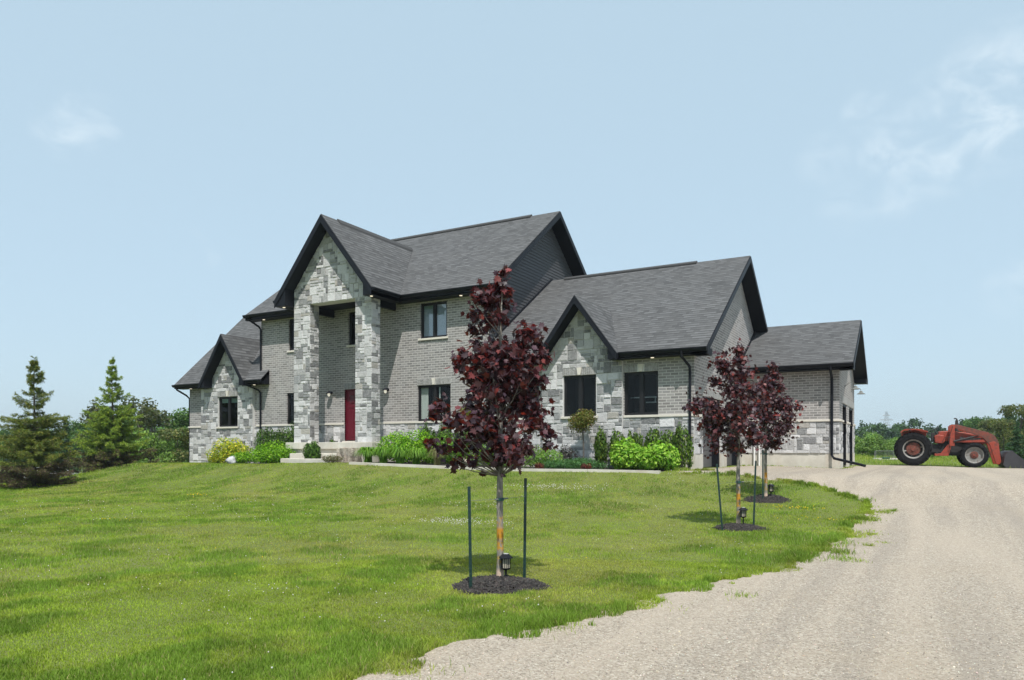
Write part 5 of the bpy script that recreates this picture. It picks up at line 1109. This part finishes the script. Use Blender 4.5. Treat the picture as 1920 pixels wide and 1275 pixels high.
# castings: rear axle, transmission, engine, front axle
m = MB(); m.tube([(0, -.6, .745), (0, .6, .745)], .12, 10); tp_('rear_axle', m, M['grime'], bevel=.01)
tp_('transmission', pris([(-.3, .5), (-.3, .98), (.2, 1.05), (1.0, .98), (1.1, .5)], -.2, .2), M['grime'], bevel=.03)
tp_('engine', pris([(1.0, .52), (1.0, 1.12), (2.5, 1.12), (2.5, .6), (2.0, .48)], -.18, .18), M['grime'], bevel=.03)
m = MB(); m.tube([(2.32, -.6, .545), (2.32, .6, .545)], .085, 10); m.lathe([(0, -.16), (.16, -.1), (.16, .1), (0, .16)], (2.32, .1, .545), (0, 1, 0), 14); tp_('front_axle', m, M['grime'])
# hood with the white decal band
h = tp_('hood', pris([(.98, 1.14), (.98, 1.56), (1.3, 1.585), (2.0, 1.53), (2.62, 1.42), (2.74, 1.34), (2.74, 1.02), (2.55, 1.0), (1.7, 1.12)], -.27, .27), M['tred'], bevel=.035)
tp_('decal_band', pris([(1.82, 1.23), (1.80, 1.34), (2.1, 1.27), (2.58, 1.31), (2.60, 1.19), (2.05, 1.18)], -.2735, -.2695), M['rimw'], h); tp_('grille', pris([(2.742, 1.05), (2.742, 1.33), (2.75, 1.33), (2.75, 1.05)], -.2, .2), M['grime'], h)
tp_('nose_weight', pris([(2.5, .52), (2.5, .98), (2.78, .98), (2.78, .6)], -.2, .2), M['tred'], bevel=.02)
tp_('fuel_tank', pris([(.86, 1.04), (.82, 1.34), (.95, 1.42), (1.2, 1.38), (1.25, 1.1), (1.15, 1.02)], -.34, .34), M['tred'], bevel=.03)
m = MB(); m.box((.72, -.2, 1.1), (.86, .2, 1.5)); tp_('console', m, M['grime'], bevel=.02)
m = MB(); m.tube([(1.0, 0, 1.3), (.84, 0, 1.62)], .025, 8); st = tp_('steering_column', m, M['grime'])
m = MB(); R_ = []; cx_, cz_ = .83, 1.65
for k in range(25): a = 2*PI*k/24; R_.append((cx_+.19*math.cos(a)*.85, .19*math.sin(a), cz_+.19*math.cos(a)*.52))
m.tube(R_, .016, 6, caps=False)
for k in (0, 8, 16): m.tube([(cx_, 0, cz_), R_[k]], .011, 5)
tp_('steering_wheel', m, M['grime'])
for sg in (-1, 1):                                         # fenders
    pr = [(-.50, 1.50), (-.47, 1.56), (-.34, 1.63), (.05, 1.645), (.32, 1.62), (.54, 1.54), (.57, 1.47), (.54, 1.44), (.32, 1.55), (.05, 1.57), (-.34, 1.56), (-.44, 1.48)]
    a, b = (-.96, -.42) if sg < 0 else (.42, .96)
    m = MB(); n = len(pr)//2; up = pr[:6]; dn = pr[6:][::-1]; dn = [(.54+.0, 1.46)] and [(-.47, 1.47), (-.44, 1.52), (-.33, 1.585), (.05, 1.60), (.31, 1.575), (.53, 1.495)]
    for i in range(5):
        for (z1, z2) in ((0, 1),):
            (x0, u0), (x1, u1) = up[i], up[i+1]; (p0, d0), (p1, d1) = dn[i], dn[i+1]
            m.face([(x0, a, u0), (x1, a, u1), (x1, b, u1), (x0, b, u0)]); m.face([(p0, a, d0), (p0, b, d0), (p1, b, d1), (p1, a, d1)]); m.face([(x0, a, u0), (p0, a, d0), (p1, a, d1), (x1, a, u1)]); m.face([(x0, b, u0), (x1, b, u1), (p1, b, d1), (p0, b, d0)])
    m.face([(up[0][0], a, up[0][1]), (up[0][0], b, up[0][1]), (dn[0][0], b, dn[0][1]), (dn[0][0], a, dn[0][1])]); m.face([(up[5][0], a, up[5][1]), (dn[5][0], a, dn[5][1]), (dn[5][0], b, dn[5][1]), (up[5][0], b, up[5][1])])
    yi = b if sg < 0 else a
    m.prism([(-.47, yi, 1.5), (.05, yi, 1.6), (.53, yi, 1.49), (.4, yi, .95), (-.35, yi, .95)], (0, .02 if sg < 0 else -.02, 0)); tp_('fender', m, M['tred'])
m = MB(); m.box((-.12, -.24, 1.30), (.34, .24, 1.40)); s_t = tp_('seat', m, M['grime'], bevel=.04); m = MB(); m.prism([(-.14, -.23, 1.38), (-.05, -.23, 1.38), (-.12, -.23, 1.66), (-.19, -.23, 1.64)], (0, .46, 0)); tp_('seat_back', m, M['grime'], s_t, bevel=.02)
for k, (x0, x1, z1) in enumerate(((.62, .52, 1.72), (.66, .6, 1.66), (.7, .76, 1.6))): m = MB(); m.tube([(x0, -.3, 1.3), (x1, -.32, z1)], .012, 6); m.lathe([(0, -.025), (.022, 0), (0, .03)], (x1, -.32, z1), (0, 0, 1), 8); tp_('lever', m, M['grime'])
m = MB(); m.box((.3, -.5, .62), (.95, -.2, .66)); m.box((.5, -.52, .42), (.62, -.42, .62)); tp_('footplate', m, M['grime'])
m = MB(); m.tube([(1.69, .0, 1.5), (1.69, 0, 2.06)], .062, 12); m.tube([(1.69, 0, 2.06), (1.69, 0, 2.1), (1.66, 0, 2.15), (1.58, 0, 2.14)], [.05, .035, .028, .03], 10); m.tube([(1.69, 0, 1.12), (1.69, 0, 1.55)], .075, 12); tp_('exhaust', m, M['grime'])
m = MB(); m.tube([(2.1, .05, 1.5), (2.1, .05, 1.7)], .04, 10); tp_('air_intake', m, M['grime'])
m = MB(); m.prism([(-.28, -.06, .75), (-.62, -.06, 1.05), (-.58, -.06, 1.1), (-.25, -.06, .9)], (0, .12, 0)); tp_('hitch', m, M['grime'])
# loader
arm = [(1.43, 1.80), (1.46, 1.875), (1.68, 1.86), (2.82, 1.545), (3.05, 1.42), (3.19, 1.20), (3.25, .98), (2.98, .98), (2.87, 1.02), (2.78, 1.14), (2.62, 1.33), (1.62, 1.70)]
leg = [(2.87, 1.10), (3.05, 1.16), (3.22, 1.02), (3.34, .27), (3.27, .17), (3.16, .17)]
for sg in (-1, 1):
    y = sg*.46; o = lambda q: (y-.035, y+.035) if q == 0 else (y-.045, y+.045)
    tp_('loader_post', pris([(1.40, .92), (1.40, 1.80), (1.46, 1.85), (1.58, 1.84), (1.60, .92)], y-.075, y+.075), M['tred'], bevel=.01)
    tp_('loader_brace', pris([(1.34, .98), (1.50, .98), (1.38, .48), (.85, .46), (.85, .57), (1.08, .58)], y-.03, y+.03), M['tred'], bevel=.008)
    tp_('loader_arm', pris(arm, y-.055, y+.055), M['rust'] if sg < 0 else M['tred'], bevel=.01)
    tp_('loader_leg', pris(leg, y-.065, y+.065), M['tred'], bevel=.01)
    tp_('loader_rail', pris([(1.58, 1.08), (1.58, 1.14), (2.68, 1.23), (2.74, 1.12)], y-.03, y+.03), M['tred'])
    m = MB(); m.tube([(1.56, y-.08*sg*-1, 1.12), (2.3, y, 1.34)], .045, 10); m.tube([(2.3, y, 1.34), (2.72, y, 1.42)], .024, 8); tp_('lift_cylinder', m, M['grime'])
    m = MB(); m.tube([(3.08, y, 1.12), (3.3, y, .62)], .04, 10); m.tube([(3.3, y, .62), (3.42, y, .42)], .022, 8); tp_('tilt_cylinder', m, M['dsteel'])
    m = MB(); m.tube([(1.5, y-.09, 1.78), (1.36, y-.1, 1.2), (1.42, y-.1, .7)], .011, 5, caps=False); m.tube([(1.44, y-.09, 1.3), (1.2, y-.06, 1.28), (1.1, y, 1.0)], .01, 5, caps=False); tp_('hydraulic_hose', m, M['grime'])
m = MB(); m.tube([(2.9, -.46, 1.25), (2.9, .46, 1.25)], .05, 10); tp_('loader_cross_tube', m, M['tred'])
b0, b1 = -.92, .92; side = [(3.36, .17), (3.45, .05), (4.5, .02), (4.42, .10), (3.66, .775), (3.50, .745), (3.40, .52)]
m = MB(); out = [(4.5, .02), (3.45, .05), (3.36, .17), (3.40, .52), (3.50, .745), (3.66, .775)]; inn = [(4.5, .035), (3.47, .07), (3.385, .18), (3.42, .51), (3.515, .725), (3.66, .755)]
for i in range(5):
    (x0, z0), (x1, z1) = out[i], out[i+1]; (p0, q0), (p1, q1) = inn[i], inn[i+1]; m.face([(x0, b0, z0), (x0, b1, z0), (x1, b1, z1), (x1, b0, z1)]); m.face([(p0, b0, q0), (p1, b0, q1), (p1, b1, q1), (p0, b1, q0)])
bk = tp_('bucket', m, M['dsteel'])
for y in (b0, b1-.02): m = pris(side, y, y+.02); tp_('side_plate', m, M['dsteel'], bk)
m = MB(); m.box((4.3, b0, .015), (4.55, b1, .034)); tp_('cutting_edge', m, M['dsteel'], bk)

# grey wire rack in the grass behind the tractor
def at(u, d): t = (u-960)/1371; return CX+d*(FW[0]+t*RT[0]), CY+d*(FW[1]+t*RT[1])
x, y = at(1659, 47); r = empty('wire_rack', (x, y, hgt(x, y)), 'low grey wire sided rack standing in the grass left of the tractor', 'rack', None, A-.35)
m = MB(); Lx, Ly, Hz = .55, .3, .6
for sx in (-1, 1):
    for sy in (-1, 1): m.tube([(sx*Lx, sy*Ly, -.03), (sx*Lx, sy*Ly, Hz)], .02, 6)
for z in (.06, Hz): m.tube([(-Lx, -Ly, z), (Lx, -Ly, z), (Lx, Ly, z), (-Lx, Ly, z), (-Lx, -Ly, z)], .018, 6)
o = m.build('frame', M['wire'], None); o.parent = r
m = MB()
for k in range(1, 16): q = -Lx+2*Lx*k/16; m.tube([(q, -Ly, .06), (q, -Ly, Hz)], .005, 4); m.tube([(q, Ly, .06), (q, Ly, Hz)], .005, 4)
o = m.build('wire_mesh', M['wire'], None); o.parent = r
m = MB(); m.box((-Lx-.12, -Ly-.1, .02), (Lx+.15, Ly, .14)); o = m.build('base', M['conc'], None, bevel=.02); o.parent = r
m = MB(); m.box((-.2, -Ly-.12, .10), (.25, -Ly+.2, .2)); o = m.build('tray', M['tie'], None, bevel=.02); o.parent = r
# white car half hidden behind the tiered spruce
x, y = at(101, 60); r = empty('parked_car', (x, y, hgt(x, y)), 'white car glimpsed through the lower branches of the tiered spruce', 'car', None, A+1.2)
M['carw'] = plain('white_car_paint', (.75, .76, .77), .25, var=.03); M['cglass'] = plain('dark_car_glass', (.012, .014, .016), .08)
def cp(nm, m, mat, par=None, bevel=0): o = m.build(nm, mat, None, bevel=bevel); o.parent = par or r; return o
bp = [(-2.1, .35), (-2.15, .8), (-1.9, .92), (-1.0, .96), (1.1, .95), (1.9, .82), (2.1, .62), (2.08, .32)]
cp('body', pris(bp, -.85, .85), M['carw'], bevel=.06); cb = cp('cabin', pris([(-1.7, .93), (-1.15, 1.40), (-.1, 1.46), (.35, 1.42), (1.1, .93)], -.72, .72), M['carw'], bevel=.05)
for y0, y1 in ((-.735, -.722), (.722, .735)): cp('side_window', pris([(-1.5, .97), (-1.08, 1.34), (-.1, 1.39), (.3, 1.35), (.88, .97)], y0, y1), M['cglass'], cb)
m = MB(); m.face([(1.13, -.64, .97), (1.13, .64, .97), (.42, .6, 1.40), (.42, -.6, 1.40)]); cp('windscreen', m, M['cglass'], cb)
for wx in (-1.3, 1.3):
    for sg in (-1, 1): m = MB(); m.lathe([(0, -.1), (.2, -.1), (.31, -.09), (.33, 0), (.31, .09), (.2, .1), (0, .1)], (wx, sg*.8, .32), (0, 1, 0), 20); w_ = cp('wheel', m, M['tyre']); m = MB(); m.lathe([(0, sg*.115), (.18, sg*.11), (.19, sg*.08)], (wx, sg*.8, .32), (0, 1, 0), 16); cp('rim', m, M['galv'], w_)
# transmission tower far off
x, y = at(1662, 640); zt = hgt(x, y); r = empty('transmission_tower', (x, y, zt), 'faint grey lattice power tower far off above the woods', 'tower', None, A)
m = MB(); Ht = 34.; 
def tw(z): return 3.4*(1-z/Ht)**1.0+.55
lv = [0, 6, 12, 17, 21, 25, 28, 31, Ht]
for sx in (-1, 1):
    for sy in (-1, 1): m.tube([(sx*tw(z), sy*tw(z), z) for z in lv], .15, 4)
for a, b in zip(lv, lv[1:]):
    for s in (-1, 1):
        m.tube([(-tw(a), s*tw(a), a), (tw(b), s*tw(b), b)], .055, 4); m.tube([(tw(a), s*tw(a), a), (-tw(b), s*tw(b), b)], .055, 4); m.tube([(s*tw(a), -tw(a), a), (s*tw(b), tw(b), b)], .055, 4)
o = m.build('mast', M['galv'], None); o.parent = r
for z, w in ((26.5, 6.2), (22.0, 4.2), (30.5, 3.2)):
    m = MB(); m.tube([(-w, 0, z), (0, 0, z+1.3), (w, 0, z)], .2, 4); m.tube([(-w, 0, z), (w, 0, z)], .2, 4); o = m.build('cross_arm', M['galv'], None); o.parent = r
# ================================================================== grass, clover, gravel stones
def vnoise(X, Y, sc, seed):
    g = np.random.default_rng(seed).random((64, 64)); x, y = X/sc+31.7, Y/sc+17.3; i, j = np.floor(x).astype(int), np.floor(y).astype(int); u, v = x-i, y-j; u = u*u*(3-2*u); v = v*v*(3-2*v)
    G = lambda a, b: g[a % 64, b % 64]
    return (G(i, j)*(1-u)+G(i+1, j)*u)*(1-v)+(G(i, j+1)*(1-u)+G(i+1, j+1)*u)*v
def fbm(X, Y, sc, seed): return .5*vnoise(X, Y, sc, seed)+.3*vnoise(X, Y, sc/2.3, seed+1)+.2*vnoise(X, Y, sc/5.1, seed+2)
def vh(X, Y):
    s = lambda a, b, x: (lambda t: t*t*(3-2*t))(np.clip((x-a)/(b-a), 0, 1))
    p = .97-.11*s(15.5, 19.5, X)-.07*s(20, 23, X)+.15*np.exp(-((X-3)/4.5)**2); dx = np.maximum(0, -10.3-X)*1.9; dy = np.maximum(0, -3.1+1.3*s(13, 17, X)-Y); D = np.hypot(dx, dy)
    return p*np.exp(-np.maximum(0, np.sqrt(D*D+.09)-.3)/3.0)-1.3*s(9, 34, -X)-.45*s(25, 120, Y)
RINGS = ((16.17, -15.55, .53), (17.44, -8.72, .47), (17.22, -4.66, .52))
HOUSES = ((-10.1, 0, 6.7, 10), (6.6, -.9, 14.5, 11), (14.3, 5.7, 17.95, 12.5), (-1.75, -2.85, 2.75, 0))
KP = [(3.0, -3.16), (4.06, -3.3), (14.12, -3.0), (14.12, -3.3), (9.9, -3.54), (6, -3.58), (3.0, -3.48)]
def allowed(X, Y, edgeamp=.2):
    nx = (fbm(X, Y, .5, 5)-.5)*2*edgeamp*2; ny = (fbm(X, Y, .5, 9)-.5)*2*edgeamp*2
    ok = ~np_inside(DR, X+nx-.05, Y+ny) | ~np_inside(DR, X, Y); ok &= ~np_inside(BED, X, Y) & ~np_inside(KP, X, Y)
    for a, b, r in RINGS: ok &= (np.hypot(X-a, Y-b) > r*(.96+.1*np.sin(5*np.arctan2(Y-b, X-a))))
    for a, b, c, d in HOUSES: ok &= ~((X > a) & (X < c) & (Y > b) & (Y < d))
    return ok
def polar(n, d0, d1, pw, a0, a1, rg):
    """points in the wedge seen from the drive, density falling with distance"""
    u = rg.random(n); e = 2-pw; d = (d0**e+u*(d1**e-d0**e))**(1/e); a = rg.uniform(a0, a1, n)
    return CX+d*(FW[0]*np.cos(a)+RT[0]*np.sin(a)), CY+d*(FW[1]*np.cos(a)+RT[1]*np.sin(a)), d
def blades(name, label, X, Y, hgts, wid, rg, seg2, lean=.45, cat=None):
    n = len(X); Z = vh(X, Y); dry = fbm(X, Y, 2.6, 41); pt = fbm(X, Y, .55, 43); lush = fbm(X, Y, .95, 47); fine_ = fbm(X, Y, .16, 53)
    base = np.array([(.265, .35, .042)])*np.ones((n, 1)); yel = np.array([(.35, .36, .075)]); grn = np.array([(.15, .255, .035)]); straw = np.array([(.42, .36, .17)])
    k = np.clip((dry-.42)*3.0, 0, 1)[:, None]*.8; c = base*(1-k)+yel*k
    k = np.clip((lush-.50)*6, 0, 1)[:, None]*.8; c = c*(1-k)+grn*k
    c *= (.68+.80*pt)[:, None]
    s = rg.random(n) < (.03+.14*np.clip((dry-.45)*3, 0, 1)); c[s] = straw*rg.uniform(.6, 1.1, (int(s.sum()), 1))
    c *= rg.uniform(.7, 1.3, (n, 1))
    hgts = hgts*(.45+1.0*np.clip((lush-.4)*3, 0, 1)+.35*fine_); a = rg.uniform(0, 2*PI, n); la = rg.uniform(0, 2*PI, n); ln = rg.uniform(.1, 1, n)*lean*hgts
    dx, dy = np.cos(a)*wid/2, np.sin(a)*wid/2; lx, ly = np.cos(la)*ln, np.sin(la)*ln
    B = np.stack([X, Y, Z-.004], 1); W = np.stack([dx, dy, 0*dx], 1)
    T1 = B+np.stack([lx*.35, ly*.35, hgts*.62], 1); T2 = B+np.stack([lx, ly, hgts], 1)
    if seg2:
        V_ = np.stack([B-W, B+W, T1-W*.75, T1+W*.75, T2-W*.12, T2+W*.12], 1).reshape(-1, 3); i = np.arange(n)*6; F_ = np.stack([np.stack([i, i+1, i+3, i+2], 1), np.stack([i+2, i+3, i+5, i+4], 1)], 1).reshape(-1, 4); c = np.repeat(c, 2, axis=0)
    else:
        V_ = np.stack([B-W, B+W, T2+W*.2, T2-W*.2], 1).reshape(-1, 3); i = np.arange(n)*4; F_ = np.stack([i, i+1, i+2, i+3], 1)
    o = fast(name, V_, F_, np.clip(c, 0, 1), M['gblade']); return tag(o, label, cat, kind='stuff')
rg = np.random.default_rng(77)
X, Y, d = polar(340000, 3.6, 10.5, 1.0, -.78, .33, rg); k = allowed(X, Y); X, Y, d = X[k], Y[k], d[k]
blades('lawn_grass', 'short mown lawn grass nearest the camera', X, Y, rg.uniform(.013, .038, len(X)), .0036+.0005*d, rg, True, .7)
X, Y, d = polar(680000, 10.0, 36, 1.15, -.80, .60, rg); k = allowed(X, Y); X, Y, d = X[k], Y[k], d[k]
blades('lawn_grass', 'mown lawn rising to the front of the house', X, Y, rg.uniform(.016, .042, len(X)), .00095*d, rg, False, .6)
# taller rough tufts along the edge of the gravel and stray tufts on it
i = rg.integers(0, len(edge), 60000); off = rg.normal(0, .09, len(i))+.02; X = edge[i, 0]-nn[i, 0]*off*-1; Y = edge[i, 1]-nn[i, 1]*off*-1; X += rg.normal(0, .02, len(X)); Y += rg.normal(0, .02, len(X))
k = (vnoise(X, Y, .22, 3) > .47) & allowed(X, Y, .22); X, Y = X[k], Y[k]; d = np.hypot(X-CX, Y-CY)
blades('edge_tufts', 'rough grass tufts along the edge of the gravel', X, Y, rg.uniform(.035, .085, len(X)), .0028+.0005*d, rg, True, .9)
tx = []; ty = []
for _ in range(150):
    j = int(rg.integers(120, len(edge)-40)); w = rg.exponential(.2)+.02 
    if 300 < j < 420 or rg.random() < .12:
        px, py = edge[j, 0]+abs(w)*(1 if edge[j, 0] > 16.5 else .2)*.9, edge[j, 1]+rg.normal()*.1
        m_ = int(rg.integers(30, 130)); rr_ = rg.uniform(.04, .16); tx.append(px+rg.normal(0, rr_, m_)); ty.append(py+rg.normal(0, rr_, m_))
X, Y = np.concatenate(tx), np.concatenate(ty); k = (X < 21) & ~((X > 14.3) & (Y > -1.2)); X, Y = X[k], Y[k]; d = np.hypot(X-CX, Y-CY)
blades('stray_tufts', 'small weeds and grass tufts growing out into the gravel', X, Y, rg.uniform(.02, .06, len(X)), .003+.0005*d, rg, True, 1.2)
# rough meadow behind
X = rg.uniform(10, 62, 90000); Y = 12.5+rg.random(90000)**1.6*70; k = ~np_inside(DR, X, Y) & ~((X < 18) & (Y < 12.8)); X, Y = X[k], Y[k]
blades('meadow_grass', 'rough meadow grass beyond the gravel and the tractor', X, Y, rg.uniform(.05, .13, len(X))*(1+(Y-14)*.02), .012+.0012*(Y-12), rg, False, .6)
X = rg.uniform(-60, -9, 60000); Y = rg.uniform(-14, 45, 60000); k = (X < -10.5) | (Y < -4); X, Y = X[k], Y[k]
blades('meadow_grass', 'rough grass falling away left of the lawn behind the spruces', X, Y, rg.uniform(.06, .16, len(X)), .03+0*X, rg, False, .6)
# clover heads and yellow flowers
def hitxy(u, v):
    t = (u-960)/1371; d = 3.
    while d < 60:
        x, y = CX+d*(FW[0]+t*RT[0]), CY+d*(FW[1]+t*RT[1])
        if CZ+(842-v)*d/1371 <= hgt(x, y): return x, y
        d += .03
    return x, y
def flowers(name, label, spots, n0, col, size, seed, h=.055):
    rg = np.random.default_rng(seed); X, Y, d = polar(n0, 4, 26, 1.0, -.72, .33, rg); k = fbm(X, Y, 1.6, seed) > .52; X, Y = list(X[k]), list(Y[k])
    for x0, y0, rx, ry, m in spots: X += list(x0+rg.normal(0, rx, m)); Y += list(y0+rg.normal(0, ry, m))
    X, Y = np.array(X), np.array(Y); k = allowed(X, Y, .1); X, Y = X[k], Y[k]; n = len(X)
    oc = np.array([(1, 0, 0), (0, 1, 0), (-1, 0, 0), (0, -1, 0), (0, 0, 1), (0, 0, -1)])*.5; of = np.array([(0, 1, 4), (1, 2, 4), (2, 3, 4), (3, 0, 4), (1, 0, 5), (2, 1, 5), (3, 2, 5), (0, 3, 5)])
    P = np.stack([X, Y, vh(X, Y)+h*rg.uniform(.7, 1.2, n)], 1); d = np.hypot(X-CX, Y-CY)
    o = fast(name, *scatter(P, rotmats(rg.normal(size=(n, 3)), rg), size*rg.uniform(.7, 1.2, n)*np.clip(d/14, .9, 1.5), oc, of, jit([col], n, rg, .1, .05)), M['petal']); tag(o, label, kind='stuff')
M['petal'] = leafmat('petals', .7, .3, (1.1, 1.1, 1.1))
s1 = hitxy(860, 982); s2 = hitxy(1045, 916); s3 = hitxy(480, 1110); s4 = hitxy(905, 950)
flowers('clover_flowers', 'small white clover heads scattered in the lawn', ((*s1, .55, .22, 240), (*s2, .9, .2, 160), (*s3, .3, .2, 14), (*s4, .7, .3, 40)), 900, (.74, .72, .66), .017, 7)
y1 = hitxy(1490, 956); y2 = hitxy(1545, 978); y3 = hitxy(370, 930); y4 = hitxy(215, 977); y5 = hitxy(10, 912)
flowers('yellow_flowers', 'small yellow wild flowers in the lawn', ((*y1, .28, .12, 42), (*y2, .35, .15, 26), (*y3, .3, .1, 16), (*y4, .3, .1, 8), (*y5, .6, .2, 60)), 60, (.80, .60, .03), .02, 8)
# loose stones on the drive
rg = np.random.default_rng(5); X, Y, d = polar(42000, 3.3, 15, 1.35, -.55, .80, rg); k = np_inside(DR, X, Y); X, Y, d = X[k], Y[k], d[k]; n = len(X)
oc = np.array([(1, 0, 0), (.2, .9, .1), (-1, .1, 0), (-.1, -1, 0), (.1, 0, .75), (0, 0, -.5)])*.5; of = np.array([(0, 1, 4), (1, 2, 4), (2, 3, 4), (3, 0, 4)])
sz = rg.uniform(.005, .013, n)*(1+.6*(rg.random(n) < .04)); P = np.stack([X, Y, vh(X, Y)+sz*.12], 1)
nr = np.c_[rg.normal(size=(n, 2))*.3, np.ones(n)]
o = fast('gravel_stones', *scatter(P, rotmats(nr, rg), sz, oc, of, jit([(.44, .37, .28), (.50, .42, .33), (.24, .20, .16), (.15, .13, .11), (.60, .55, .46), (.38, .29, .20)], n, rg, .12)), M['stonechip']); tag(o, 'loose stones lying on the gravel drive', kind='stuff')
o_ = o
# leaf litter and clods near the edge
# ================================================================== summer haze
mb = MB(); mb.box((-1700, -1700, -4), (1700, 1800, 60)); hz = mb.build('haze', []); tag(hz, kind='stuff')
m = bpy.data.materials.new('summer_haze'); m.use_nodes = True; n_ = m.node_tree.nodes; n_.clear(); out = n_.new('ShaderNodeOutputMaterial'); v = n_.new('ShaderNodeVolumePrincipled'); v.inputs['Density'].default_value = .0004; v.inputs['Color'].default_value = (.80, .88, .95, 1); v.inputs['Anisotropy'].default_value = .2; m.node_tree.links.new(v.outputs[0], out.inputs['Volume']); hz.data.materials.append(m)
